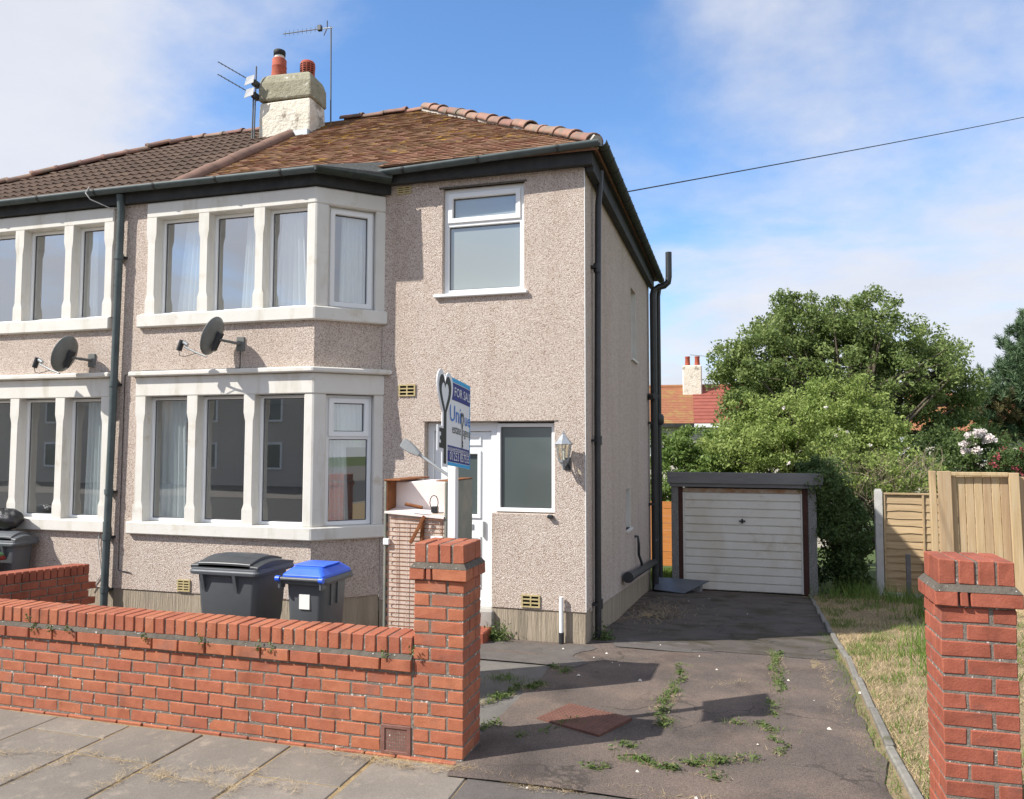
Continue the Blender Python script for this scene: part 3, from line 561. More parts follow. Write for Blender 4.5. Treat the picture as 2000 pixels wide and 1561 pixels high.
# --- roof: deck, tiles, ridges
EZ, EY, RZ, RY = 5.165, -.16, 7.345, 3.17
SL = (RZ - EZ) / (RY - EY); sl = math.hypot(RZ - EZ, RY - EY)
ex, ax_ = .16, -3.17
def deck(root, mx, m):
    c = [(mx(PX), EY, EZ), (mx(ex), EY, EZ), (mx(ax_), RY, RZ), (mx(PX), RY, RZ), (mx(ex), 2 * RY - EY, EZ), (mx(PX), 2 * RY - EY, EZ)]
    lo_ = [(x, y, z - .06) for x, y, z in c]; mb = MB(); mb.add(c + lo_, [(0, 1, 2, 3), (1, 4, 2), (3, 2, 4, 5), (6, 9, 8, 7), (7, 8, 10), (9, 11, 10, 8), (0, 6, 7, 1), (1, 7, 10, 4), (4, 10, 11, 5)]); return P(root, 'roof', mb, m)
roof = deck(house, lambda x: x, 'tile'); nroof = deck(nbr, mirror, 'ctile')
ndir = Vector((0, -SL, 1)).normalized(); udir = Vector((0, 1, SL)).normalized()
ROLLX = -5.06
def slope_pt(x, v, h): p = Vector((x, EY, EZ)) + udir * v + ndir * h; return tuple(p)
mbt, mbl = MB(), MB(); gauge, tw = .09, .166; nrow = int(sl / gauge)
for k in range(nrow + 1):
    v = k * gauge - .04; yk = EY + udir.y * max(v, 0); xr = ex - (yk - EY) * (ex - ax_) / (RY - EY) + .02; x = ROLLX - (tw / 2 if k % 2 else 0)
    while x < xr:
        a, b = max(x, ROLLX) + .002, min(x + tw, xr) - .002; j = random.uniform(-.006, .006); h = .026 + random.uniform(-.004, .005); r = random.uniform(-.003, .003)
        if b - a > .02:
            top = v + gauge * 1.35
            (mbl if random.random() < .35 + .4 * (v / sl) and v > .5 else mbt).add([slope_pt(a, v + j, .004), slope_pt(b, v + j, .004), slope_pt(b, v + j, h + r), slope_pt(a, v + j, h - r), slope_pt(a, top, .012), slope_pt(b, top, .012)], [(0, 1, 2, 3), (3, 2, 5, 4), (0, 3, 4), (1, 5, 2)])
        x += tw
tag(P(roof, 'plain_tiles', mbt, 'tile'), kind='stuff'); tag(P(roof, 'lichen_tiles', mbl, 'lichen'), kind='stuff')
# neighbour: rolled concrete tiles, each its own piece
g2, w2 = .30, .30; mb = MB()
prof = [(0, .014), (.05, .034), (.10, .014), (.15, .012), (.20, .034), (.25, .014), (.30, .012)]
for i in range(6):
    (a, ha), (b, hb) = prof[i], prof[i + 1]
    mb.add([(a, 0, ha + .022), (b, 0, hb + .022), (b, .36, hb - .004), (a, .36, ha - .004)], [(0, 1, 2, 3)], True); mb.add([(a, 0, 0), (b, 0, 0), (b, 0, hb + .022), (a, 0, ha + .022)], [(0, 1, 2, 3)])
ctile = mesh_of(mb, 'concrete_tile', 'ctile')
rotm = Matrix(((1, 0, 0), (0, udir.y, ndir.y), (0, udir.z, ndir.z))).to_4x4()
for k in range(int(sl / g2) + 1):
    v = k * g2 - .05; yk = EY + udir.y * max(v, 0); xr = mirror(ex - (yk - EY) * (ex - ax_) / (RY - EY))
    x = ROLLX - .10 - w2
    while x > max(xr - .15, -9.6):
        p = Vector(slope_pt(x + .01, v + random.uniform(-.006, .006), .0)); inst(ctile, nroof, 'roof_tile', Matrix.Translation(p) @ rotm); x -= w2
# ridge, hip and party roll tiles
def ridge_mesh(name, L_, r, m, collar=True):
    mb = MB(); n = 8
    def ring(y, rr): return [(rr * math.cos(a), y, rr * math.sin(a) * .9) for a in [math.pi * k / n for k in range(n + 1)]] + [((rr - .015) * math.cos(a), y, (rr - .015) * math.sin(a) * .9) for a in [math.pi * (n - k) / n for k in range(n + 1)]]
    st = [(0, r + .012), (.05, r + .012), (.055, r), (L_, r - .006)] if collar else [(0, r), (L_, r)]
    mb.loft([ring(y, q) for y, q in st], True, True, True); return mesh_of(mb, name, m)
rid = ridge_mesh('ridge_tile', .40, .104, 'ridge'); rol = ridge_mesh('roll_tile', .46, .115, 'roll', False)
def lay(me, root, name, a, b, step, up, jit=.012, skip=None):
    a, b = Vector(a), Vector(b); d = (b - a).normalized(); n = int((b - a).length / step + .5)
    x = d.cross(Vector(up)).normalized(); z = x.cross(d)
    for i in range(n):
        p = a + d * step * i + z * random.uniform(-jit, jit)
        if skip and skip(p): continue
        dd = (d + z * random.uniform(-.03, .03)).normalized(); xx = dd.cross(z).normalized(); zz_ = xx.cross(dd)
        inst(me, root, name, Matrix(((xx.x, dd.x, zz_.x, p.x), (xx.y, dd.y, zz_.y, p.y), (xx.z, dd.z, zz_.z, p.z), (0, 0, 0, 1))))
lay(rid, roof, 'hip_tile', (ex - .03, EY + .03, EZ + .03), (ax_ + .05, RY - .05, RZ + .0), .36, (0, 0, 1), .016)
lay(rid, roof, 'ridge_tile', (ax_ + .1, RY, RZ - .01), (-4.75, RY, RZ - .01), .385, (0, 0, 1))
lay(rid, roof, 'hip_tile', (ex - .03, 2 * RY - EY - .03, EZ + .03), (ax_ + .05, RY + .05, RZ), .36, (0, 0, 1))
lay(rid, nroof, 'ridge_tile', (-5.7, RY, RZ - .01), (mirror(ax_), RY, RZ - .01), .385, (0, 0, 1))
lay(rid, nroof, 'hip_tile', (mirror(ex) + .03, EY + .03, EZ + .03), (mirror(ax_) + .05, RY - .05, RZ), .36, (0, 0, 1))
lay(rol, roof, 'party_roll_tile', slope_pt(ROLLX, -.05, .01), slope_pt(ROLLX, 3.03, .01), .44, ndir, .004)
mb = MB(); mb.tube([(ex - .0, EY - .0, EZ + .02), (ax_, RY, RZ + .01)], .075, 6); P(roof, 'hip_bedding', mb, 'mortar_light')
# bay roof strip (felt) over both bays and gutters
t45 = math.tan(math.atan2(H['cu'].y, H['cu'].x) / 2)
def bay_roof(root, mx):
    p = .13; poly0 = [(PX, YB - p), (H['XC'] + p * .45, YB - p), (H['XJ'] + .19, -.17)]
    top = [(PX, -.02), (H['XC'] - .1, -.02), (H['XJ'] + .1, -.02)]
    a = [(mx(x), y, 5.075) for x, y in poly0]; b = [(mx(x), y, 5.275) for x, y in top]; c = [(mx(x), y, 5.02) for x, y in poly0]; d = [(mx(x), y, 5.0) for x, y in top]
    mb = MB(); mb.add(a + b + c + d, [(0, 1, 4, 3), (1, 2, 5, 4), (0, 6, 7, 1), (1, 7, 8, 2), (6, 9, 10, 7), (7, 10, 11, 8), (2, 8, 11, 5)]); P(root, 'bay_roof', mb, 'felt')
    q = .075; mb = MB(); mb.prism([(mx(x), y) for x, y in [(PX, YB - q), (H['XC'] + q * .45, YB - q), (H['XJ'] + .11, -.02), (H['XJ'] - .1, -.02), (H['XC'] - .03, YB + .04), (PX, YB + .04)]], 4.885, 5.022); P(root, 'fascia', mb, 'fascia', .004)
bay_roof(house, lambda x: x); bay_roof(nbr, mirror)
def gutter(root, path, m, r=.056, brackets=.75):
    mb = MB(); Pp = [Vector(p) for p in path]; n = 8; rings = []
    for i, p in enumerate(Pp):
        d = ((Pp[min(i + 1, len(Pp) - 1)] - p).normalized() + (p - Pp[max(i - 1, 0)]).normalized()).normalized() if 0 < i < len(Pp) - 1 else ((Pp[1] - Pp[0]) if i == 0 else (Pp[-1] - Pp[-2])).normalized()
        x = d.cross(Vector((0, 0, 1))).normalized()
        rings.append([tuple(p + x * r * math.cos(a) - Vector((0, 0, 1)) * r * math.sin(a)) for a in [math.pi * k / n for k in range(n + 1)]] + [tuple(p + x * (r - .006) * math.cos(a) - Vector((0, 0, 1)) * (r - .006) * math.sin(a)) for a in [math.pi * (n - k) / n for k in range(n + 1)]])
    mb.loft(rings, True, True, True); g = P(root, 'gutter', mb, m)
    for a, b in zip(Pp[:-1], Pp[1:]):
        Ln = (b - a).length; k = int(Ln / brackets); d = (b - a).normalized(); x = d.cross(Vector((0, 0, 1))).normalized()
        for i in range(k):
            c = a + d * (Ln * (i + .5) / k); mb = MB(); rr = r + .006
            ring = lambda w: [tuple(c + d * w + x * q * math.cos(s_) - Vector((0, 0, 1)) * q * math.sin(s_)) for q, ss in ((rr, [math.pi * j / 6 for j in range(7)]), (r - .001, [math.pi * (6 - j) / 6 for j in range(7)])) for s_ in ss]
            mb.loft([ring(-.014), ring(.014)], True, True, True); P(g, 'bracket', mb, 'fascia')
    return g
GY = YB - .155
gutter(house, [(PX + .02, GY, 5.045), (H['XC'] + .08, GY, 5.035)], 'gutter'); gutter(nbr, [(mirror(H['XC']) - .08, GY, 5.04), (PX + .02, GY, 5.045)], 'gutter')
gutter(house, [(H['XC'] + .08, GY, 5.035), (H['XJ'] + .16, -.16, 5.02)], 'moss_gutter', .06)
gutter(house, [(H['XJ'] - .1, -.19, 5.10), (ex + .03, -.19, 5.185)], 'gutter', .055)
gutter(house, [(ex + .05, -.19, 5.185), (ex + .05, 2 * RY - EY + .1, 5.14)], 'moss_gutter', .06, .33)
mb = MB(); mb.box(H['XJ'] + .1, .10, -.10, -.02, 4.985, 5.12); mb.box(.02, .10, -.02, 2 * RY, 4.935, 5.12); P(house, 'fascia', mb, 'fascia', .004)
mb = MB(); mb.box(H['XJ'], .12, -.12, .3, 5.122, 5.14); mb.box(-.3, .15, .3, 2 * RY + .1, 5.122, 5.14); P(house, 'soffit', mb, 'fascia')
# chimney
ch = thing('chimney_stack', 'flaking cream chimney stack with two clay pots on the party ridge', 'chimney', (-5.2, 2.6, 6.8))
mb = MB(); rings = []
for z, e in ((6.55, .0), (6.9, .0), (7.2, .006), (7.44, -.004)):
    rings.append([(-5.66 - e, 2.4 - e, z), (-4.76 + e, 2.4 - e, z), (-4.76 + e, 2.86 + e, z), (-5.66 - e, 2.86 + e, z)])
mb.loft(rings, True, True, False); P(ch, 'stack', mb, 'chim', .03, 2)
mb = MB(); rings = []
for z, e in ((7.44, .012), (7.47, .02), (7.72, .016), (7.84, -.02), (7.9, -.09)):
    rings.append([(-5.66 - e, 2.4 - e, z + .03), (-4.76 + e, 2.4 - e, z), (-4.76 + e, 2.86 + e, z - .02), (-5.66 - e, 2.86 + e, z + .02)])
mb.loft(rings, True, True, False); P(ch, 'cement_cap', mb, 'chimtop', .035, 2)
pt = P(ch, 'chimney_pot', MB().lathe((-5.46, 2.62, 7.86), [(.135, 0), (.128, .05), (.112, .22), (.118, .235), (.118, .25), (.11, .26), (.112, .36), (.098, .38), (.05, .381)], 20), 'pot')
P(pt, 'liner', MB().lathe((-5.46, 2.62, 8.23), [(.08, 0), (.08, .07)], 16), 'stone')
P(pt, 'cowl', MB().lathe((-5.46, 2.62, 8.285), [(.07, 0), (.092, .005), (.096, .07), (.09, .09), (.05, .095)], 18), 'fascia')
p2 = P(ch, 'chimney_pot', MB().lathe((-4.93, 2.60, 7.83), [(.115, 0), (.112, .10), (.118, .2), (.115, .25), (.10, .275), (.05, .277)], 20), 'pot')
for k in range(5):
    for a in range(5):
        q = R(-150 + a * 32); mb = MB(xf=lambda x, y, z, q=q: (-4.93 + x * math.cos(q) - y * math.sin(q), 2.60 + x * math.sin(q) + y * math.cos(q), z)); mb.box(.105, .1205, -.022, .022, 7.90 + k * .034, 7.911 + k * .034); P(p2, 'louvre', mb, 'void')
mb = MB(); mb.prism([(-5.05, 2.30), (-4.72, 2.30), (-4.70, 2.9), (-4.78, 2.95), (-4.79, 2.41), (-5.05, 2.41)], 6.74, 6.90); P(ch, 'lead_flashing', mb, 'galv', .02)
# drain pipe on the party line
mb = MB(); mb.tube([(-5.43, YB - .10, 4.99), (-5.43, YB - .075, 4.8), (-5.46, YB - .075, 2.4), (-5.50, YB - .075, .12)], .042, 12); dp = P(house, 'drain_pipe', mb, 'gutter')
for z in (4.25, 2.75, 1.5, .98, .38): 
    x = -5.43 - (4.8 - z) * .0145; P(dp, 'pipe_collar', MB().lathe((x, YB - .075, z - .03), [(.050, 0), (.050, .06)], 12), 'gutter')
    mb = MB(); mb.box(x - .055, x + .055, YB - .05, YB, z - .012, z + .012); P(dp, 'pipe_clip', mb, 'fascia')
# black pipes on the side wall
mb = MB(); mb.tube([(.10, .42, 5.09), (.09, .44, 4.95), (.07, .44, 4.7), (.055, .42, 2.4), (.055, .40, -.05)], .036, 12); bp_ = P(house, 'down_pipe', mb, 'black')
for z in (4.0, 2.1, .35):
    P(bp_, 'pipe_collar', MB().lathe((.06, .42, z - .05), [(.044, 0), (.044, .1)], 12), 'black'); mb = MB(); mb.box(-.0, .06, .33, .42, z - .012, z + .012); P(bp_, 'pipe_clip', mb, 'fascia')
SY = 6.12
mb = MB(); mb.tube([(.10, SY, -.62), (.10, SY, 4.78), (.13, SY - .01, 4.90)], .062, 14); so = P(house, 'soil_pipe', mb, 'black')
mb = MB(); mb.tube([(.12, SY, 4.86), (.20, SY + .02, 4.92), (.30, SY + .02, 4.94), (.37, SY + .02, 5.0), (.385, SY + .02, 5.10), (.385, SY + .02, 5.55)], .058, 14); P(so, 'vent_bend', mb, 'black')
mb = MB(); mb.tube([(.16, HD + .14, -.6), (.16, HD + .14, 4.82), (.2, HD + .12, 5.05)], .04, 10); P(house, 'rear_down_pipe', mb, 'black')
mb = MB(); mb.tube([(.09, 2.62, .275), (.09, 3.2, .22), (.09, SY, -.02)], [.062, .058, .058], 14); wp = P(house, 'waste_branch', mb, 'black')
P(wp, 'branch_cap', MB().tube([(.09, 2.55, .28), (.09, 2.8, .26)], .074, 14), 'black')
mb = MB(); mb.tube([(.0, 4.0, .66), (.05, 4.0, .66), (.06, 4.02, .55), (.06, 4.02, .38), (.08, 4.2, .24), (.085, 4.22, .14)], .021, 8); P(wp, 'waste_pipe', mb, 'black')
for z in (2.95, 2.45, 1.0): mb = MB(); mb.box(0, .10, SY - .12, SY - .02, z - .02, z + .02); P(so, 'pipe_clip', mb, 'fascia')
P(so, 'branch_boss', MB().tube([(.0, SY - .05, 2.92), (.16, SY - .25, 2.92)], .06, 10), 'black'); P(so, 'hopper', MB().lathe((.16, HD + .14, 2.42), [(.05, 0), (.085, .04), (.085, .16), (.06, .2)], 10), 'black')
mb = MB(); mb.tube([(.02, .62, 4.6), (.02, .60, .4)], .006, 5); P(house, 'cable', mb, 'cable')
# white stub pipe at the corner, air bricks, sensor box
mb = MB(); mb.tube([(-.25, -.045, .13), (-.25, -.045, .49)], .022, 10); sp_ = P(house, 'waste_stub', mb, 'upvc'); P(sp_, 'rubber_boot', MB().tube([(-.25, -.045, -.05), (-.25, -.045, .13)], .028, 10), 'black')
def airbrick(root, f, u, v, w_=.205, h_=.135, cols=3, rows_=4):
    mb = MB(); us = [u - w_ / 2, u - w_ / 2 + .016]; cw = (w_ - .032 - .014 * (cols - 1)) / cols
    for c in range(cols): us += [us[-1] + cw, us[-1] + cw + .014]
    us[-1] = u + w_ / 2; vs_ = [v - h_ / 2, v - h_ / 2 + .014]; rh = (h_ - .028 - .014 * (rows_ - 1)) / rows_
    for c in range(rows_): vs_ += [vs_[-1] + rh, vs_[-1] + rh + .014]
    vs_[-1] = v + h_ / 2
    hole = lambda a, b: any(us[1 + 2 * c] < a < us[2 + 2 * c] for c in range(cols)) and any(vs_[1 + 2 * c] < b < vs_[2 + 2 * c] for c in range(rows_))
    cells(mb, us, vs_, lambda a, b: not hole(a, b), .001, .016, f); ab = P(root, 'air_brick', mb, 'airbrick')
    mb = MB(); cells(mb, [u - w_ / 2 + .004, u + w_ / 2 - .004], [v - h_ / 2 + .004, v + h_ / 2 - .004], lambda a, b: True, .0, .004, f); P(ab, 'air_brick_void', mb, 'void')
for u, v in ((-2.01, 2.655), (-.585, .42), (-2.07, 4.93)): airbrick(house, f0, u, v, .17 if v > 4 else .2, .085 if v > 4 else .13, 2, 3)
airbrick(house, H['fb'], -4.47, .47, .17, .13, 2, 4)
mb = MB(); mb.box(-.40, -.34, -.05, .0, 1.285, 1.325); P(house, 'sensor_box', mb, 'black', .01)
#OBJECTS
# ------------------------------------------------------------------ curtains behind the panes
def curtain(label, f, ut, ub, z0, z1, w, folds=5, amp=.025, top=None):
    """ut: (left,right) at the rail, ub: (left,right) at the hem"""
    nu, nv = folds * 8, 12; vs_, fs_ = [], []
    ph = random.uniform(0, 6)
    for j in range(nv + 1):
        t = j / nv; z = z1 + (z0 - z1) * t
        a = ut[0] + (ub[0] - ut[0]) * t ** .8; b = ut[1] + (ub[1] - ut[1]) * t ** .8
        for i in range(nu + 1):
            s = i / nu; vs_.append(f(a + (b - a) * s, z, w + amp * (.6 + .6 * t) * math.sin(s * folds * 2 * math.pi + ph + .5 * math.sin(s * 9 + t * 2))))
    for j in range(nv):
        for i in range(nu): q = j * (nu + 1) + i; fs_.append((q, q + 1, q + nu + 2, q + nu + 1))
    o = MB().add(vs_, fs_, True).build('curtain', 'curtain'); return tag(o, label, 'curtain', 'curtains behind the bay windows')
FB, FC = H['fb'], H['fc']
U, Lw = (3.50, 4.82), (1.12, 2.72)
curtain('white curtain in the upper bay pane beside the party drainpipe', FB, (-4.68, -4.43), (-4.83, -4.42), *U, -.20, 5, .018)
curtain('narrow white curtain edge in the middle upper bay pane', FB, (-3.86, -3.69), (-3.95, -3.68), *U, -.20, 4, .018)
curtain('full white curtain in the upper bay pane next to its corner pier', FB, (-3.40, -3.18), (-3.50, -3.08), *U, -.20, 5, .02)
curtain('pale blue-white curtain in the angled upper bay window', FC, (.33, .64), (.30, .66), *U, -.15, 6, .018)
curtain('long white curtain in the lower bay pane beside the drainpipe', FB, (-5.0, -4.68), (-5.02, -4.62), *Lw, -.20, 5, .018)
curtain('gathered white curtain in the angled lower bay window', FC, (.18, .36), (.17, .44), *Lw, -.15, 5, .018)
curtain('sheer blue-white curtain behind the small top light of the lower bay', FC, (.3, .66), (.3, .66), 2.02, 2.72, -.16, 5, .012)
curtain('white curtain in the neighbour\'s lower bay pane near the drainpipe', NB['fb'], (-4.82, -4.55), (-4.84, -4.53), *Lw, -.20, 5, .018)
curtain('thin white curtain in the neighbour\'s upper bay pane near the drainpipe', NB['fb'], (-4.62, -4.5), (-4.66, -4.48), *U, -.2, 3, .018)
# ------------------------------------------------------------------ brick garden walls
BL, BH, PIT, CRS = .1985, .0705, .2095, .082
def brick_mesh(name, lx, ly, lz, m, j=.0026):
    mb = MB(); mb.box(-lx / 2, lx / 2, -ly / 2, ly / 2, -lz / 2, lz / 2); mb.v = [(x + random.uniform(-j, j), y + random.uniform(-j, j), z + random.uniform(-j, j)) for x, y, z in mb.v]
    return mesh_of(mb, name, m, .0045)
BM = {}
def brick(root, x0, x1, y0, y1, z0, z1, m='brick', name='brick', out=(0, -1, 0)):
    key = (round(x1 - x0, 4), round(y1 - y0, 4), round(z1 - z0, 4), m)
    if key not in BM: BM[key] = [brick_mesh('brick', x1 - x0, y1 - y0, z1 - z0, m) for _ in range(6)]
    j = random.uniform(-.0022, .0022); c = Vector(((x0 + x1) / 2, (y0 + y1) / 2, (z0 + z1) / 2)) + Vector(out) * j
    return inst(random.choice(BM[key]), root, name, Matrix.Translation(c) @ Matrix.Rotation(random.uniform(-.004, .004), 4, 'Z') @ Matrix.Rotation(random.uniform(-.006, .006), 4, 'Y'))
YW = -3.42; WT = .21; WX0, WX1 = -5.42, -.44
fw = thing('garden_wall', 'low red brick front garden wall with bricks on edge along its top', 'wall', (-2.9, YW, .12))
mb = MB(); mb.box(WX0, WX1 + .01, YW + .004, YW + WT - .004, .0, .757); P(fw, 'mortar_core', mb, 'mortar')
VX0, VX1 = -.640, -.452
for k in range(-1, 6):
    z0 = .158 + k * CRS; x = WX1 - .004 - (PIT / 2 if k % 2 else 0) + (PIT if k % 2 else 0)
    while x > WX0:
        a, b = max(x - BL, WX0), min(x, WX1 - .004)
        if k in (0, 1) and b > VX0 - .012: b = min(b, VX0 - .012)
        if k == -1: pass
        if b - a > .03: brick(fw, a, b, YW - (.012 if k == -1 else 0), YW + WT, z0, z0 + BH)
        x -= PIT
x = WX1
while x > WX0:
    a = max(x - BL - .004, WX0); brick(fw, a, x, YW - .024, YW + WT + .02, .656, .729); x -= PIT + .004
mb = MB(); mb.add([(WX0, YW - .022, .729), (WX1, YW - .022, .729), (WX1, YW - .004, .758), (WX0, YW - .004, .758), (WX0, YW + WT, .729), (WX1, YW + WT, .729), (WX1, YW + WT, .758), (WX0, YW + WT, .758)], [(0, 1, 2, 3), (5, 4, 7, 6), (0, 4, 5, 1), (3, 2, 6, 7), (0, 3, 7, 4), (1, 5, 6, 2)]); P(fw, 'mortar_fillet', mb, 'fillet')
mb = MB(); mb.box(WX0, WX1, YW + .003, YW + WT - .007, .757, .856); P(fw, 'coping_bedding', mb, 'mortar')
x = WX1 - .003
while x > WX0 + .07: brick(fw, x - .0715, x, YW - .006, YW + WT + .004, .757, .863 + random.uniform(-.002, .002), 'brick', 'coping_brick'); x -= .0832
vt = tag(thing('wall_vent', 'square rusty iron grating set low in the brick garden wall', 'vent', ((VX0 + VX1) / 2, YW, .15)))
fv = frame_xf((0, YW, 0), (1, 0, 0), (0, -1, 0)); us = [VX0, VX0 + .03]; vv = [.150, .176]
for c in range(8): us += [us[-1] + .0085, us[-1] + .0085 + .0075]
us[-1] = VX1
for c in range(6): vv += [vv[-1] + .0105, vv[-1] + .0105 + .0085]
vv[-1] = .316
hole = lambda a, b: any(us[1 + 2 * c] < a < us[2 + 2 * c] for c in range(8)) and any(vv[1 + 2 * c] < b < vv[2 + 2 * c] for c in range(6))
mb = MB(); cells(mb, us, vv, lambda a, b: not hole(a, b), -.012, -.003, fv); P(vt, 'grating', mb, 'vent')
mb = MB(); cells(mb, [VX0 - .008, VX0 + .02, VX1 - .02, VX1 + .006], [.145, .166, .300, .322], lambda a, b: not (VX0 + .02 < a < VX1 - .02 and .166 < b < .30), -.02, .004, fv); P(vt, 'vent_frame', mb, 'vent', .003)
mb = MB(); cells(mb, [VX0, VX1], [.15, .316], lambda a, b: True, -.03, -.016, fv); P(vt, 'vent_void', mb, 'void')
def pillar(label, x0, y0, zb, ztop, m, n, foot=True):
    S = .325; h = .1; st = .2115; pl = thing('gate_pillar', label, 'pillar', (x0 + S / 2, y0 + S / 2, zb), 'brick gate pillars')
    mb = MB(); mb.box(x0 + .004, x0 + S - .004, y0 + .004, y0 + S - .004, zb - .1, ztop - .118); P(pl, 'mortar_core', mb, 'mortar')
    zt = ztop - .225
    for k in range(n):
        z1 = zt - k * CRS; z0 = z1 - BH
        if z1 < zb - .05: break
        if k % 2 == 0: bl = [(0, st, 0, h), (S - h, S, 0, st), (S - st, S, S - h, S), (0, h, S - st, S)]
        else: bl = [(S - st, S, 0, h), (0, h, 0, st), (0, st, S - h, S), (S - h, S, S - st, S)]
        for i, (a, b, c, d) in enumerate(bl): brick(pl, x0 + a, x0 + b, y0 + c, y0 + d, z0, z1, m, out=((0, -1, 0), (1, 0, 0), (0, 1, 0), (-1, 0, 0))[i])
    if foot: mb = MB(); mb.box(x0 - .02, x0 + S + .02, y0 - .02, y0 + S + .02, zb - .1, zb + .006); P(pl, 'footing', mb, m, .006)
    e = .024; z0, z1 = ztop - .218, ztop - .146                       # projecting band, cut by joints
    for a, b, c, d in ((-e, .075, -e, h), (.085, .118, -e, h), (.128, S + e, -e, h), (S - h, S + e, h + .01, .2), (S - h, S + e, .21, S + e), (-e, .19, S - h, S + e), (-e, h, h + .01, S - h - .01)): brick(pl, x0 + a, x0 + b, y0 + c, y0 + d, z0, z1, m, 'band_brick')
    mb = MB(); q0, q1 = [(-e, -e), (S + e, -e), (S + e, S + e), (-e, S + e)], [(0, 0), (S, 0), (S, S), (0, S)]
    mb.loft([[(x0 + a, y0 + b, z1 - .002) for a, b in q0], [(x0 + a * 1., y0 + b, z1 + .03) for a, b in q1]], True, True, False); P(pl, 'mortar_fillet', mb, 'fillet')
    mb = MB(); mb.box(x0 + .008, x0 + S - .008, y0 + .008, y0 + S - .008, z1 + .02, ztop - .006); P(pl, 'cap_bedding', mb, 'mortar')
    for i in range(4):
        a = i * .0845; brick(pl, x0 + a, x0 + a + .0715, y0, y0 + .212, z1 + .030, ztop + random.uniform(-.003, .003), m, 'cap_brick'); brick(pl, x0 + a, x0 + a + .0715, y0 + .222, y0 + S, z1 + .030, ztop, m, 'cap_brick')
    return pl
pillar('red brick gate pillar at the end of the low garden wall, sale sign behind it', -.432, YW, .14, 1.44, 'brick', 14)
pillar('red brick gate pillar with white-flecked mortar standing on the dry verge side', 2.432, -3.67, .14, 1.497, 'brick_old', 15)
# boundary wall between the two front gardens
DX = -5.43; dw = thing('garden_wall', 'short shaded brick wall dividing the two front gardens', 'wall', (DX, -2, .0))
sh = lambda y: .64 - (y + .99) * .055      # its top follows the falling ground
def skew(name, lx, ly, lz, m):
    me = brick_mesh(name, lx, ly, lz, m); return me
me_s, me_c = brick_mesh('brick', .1, BL, BH, 'brick_old'), brick_mesh('brick', .21, .0715, .106, 'brick_old')
mb = MB(); mb.add([(DX - .098, -3.2, -.1), (DX + .098, -3.2, -.1), (DX + .098, -1.0, -.1), (DX - .098, -1.0, -.1), (DX - .098, -3.2, sh(-3.2) - .01), (DX + .098, -3.2, sh(-3.2) - .01), (DX + .098, -1.0, sh(-1) - .01), (DX - .098, -1.0, sh(-1) - .01)], [(0, 3, 2, 1), (4, 5, 6, 7), (0, 1, 5, 4), (1, 2, 6, 5), (2, 3, 7, 6), (3, 0, 4, 7)]); P(dw, 'mortar_core', mb, 'mortar')
tl = Matrix.Rotation(math.atan(-.055), 4, 'X')
y = -.992 - .0715 / 2
while y > -3.16: inst(me_c, dw, 'coping_brick', Matrix.Translation((DX, y, sh(y) + .045)) @ tl); y -= .0835
for k in range(8):
    y = -.992 - (BL / 2 if k % 2 == 0 else 0)
    while y > -3.1:
        for sx in (-1, 1): inst(me_s, dw, 'brick', Matrix.Translation((DX + sx * .055, y, sh(y) - .055 - k * CRS)) @ tl)
        y -= PIT
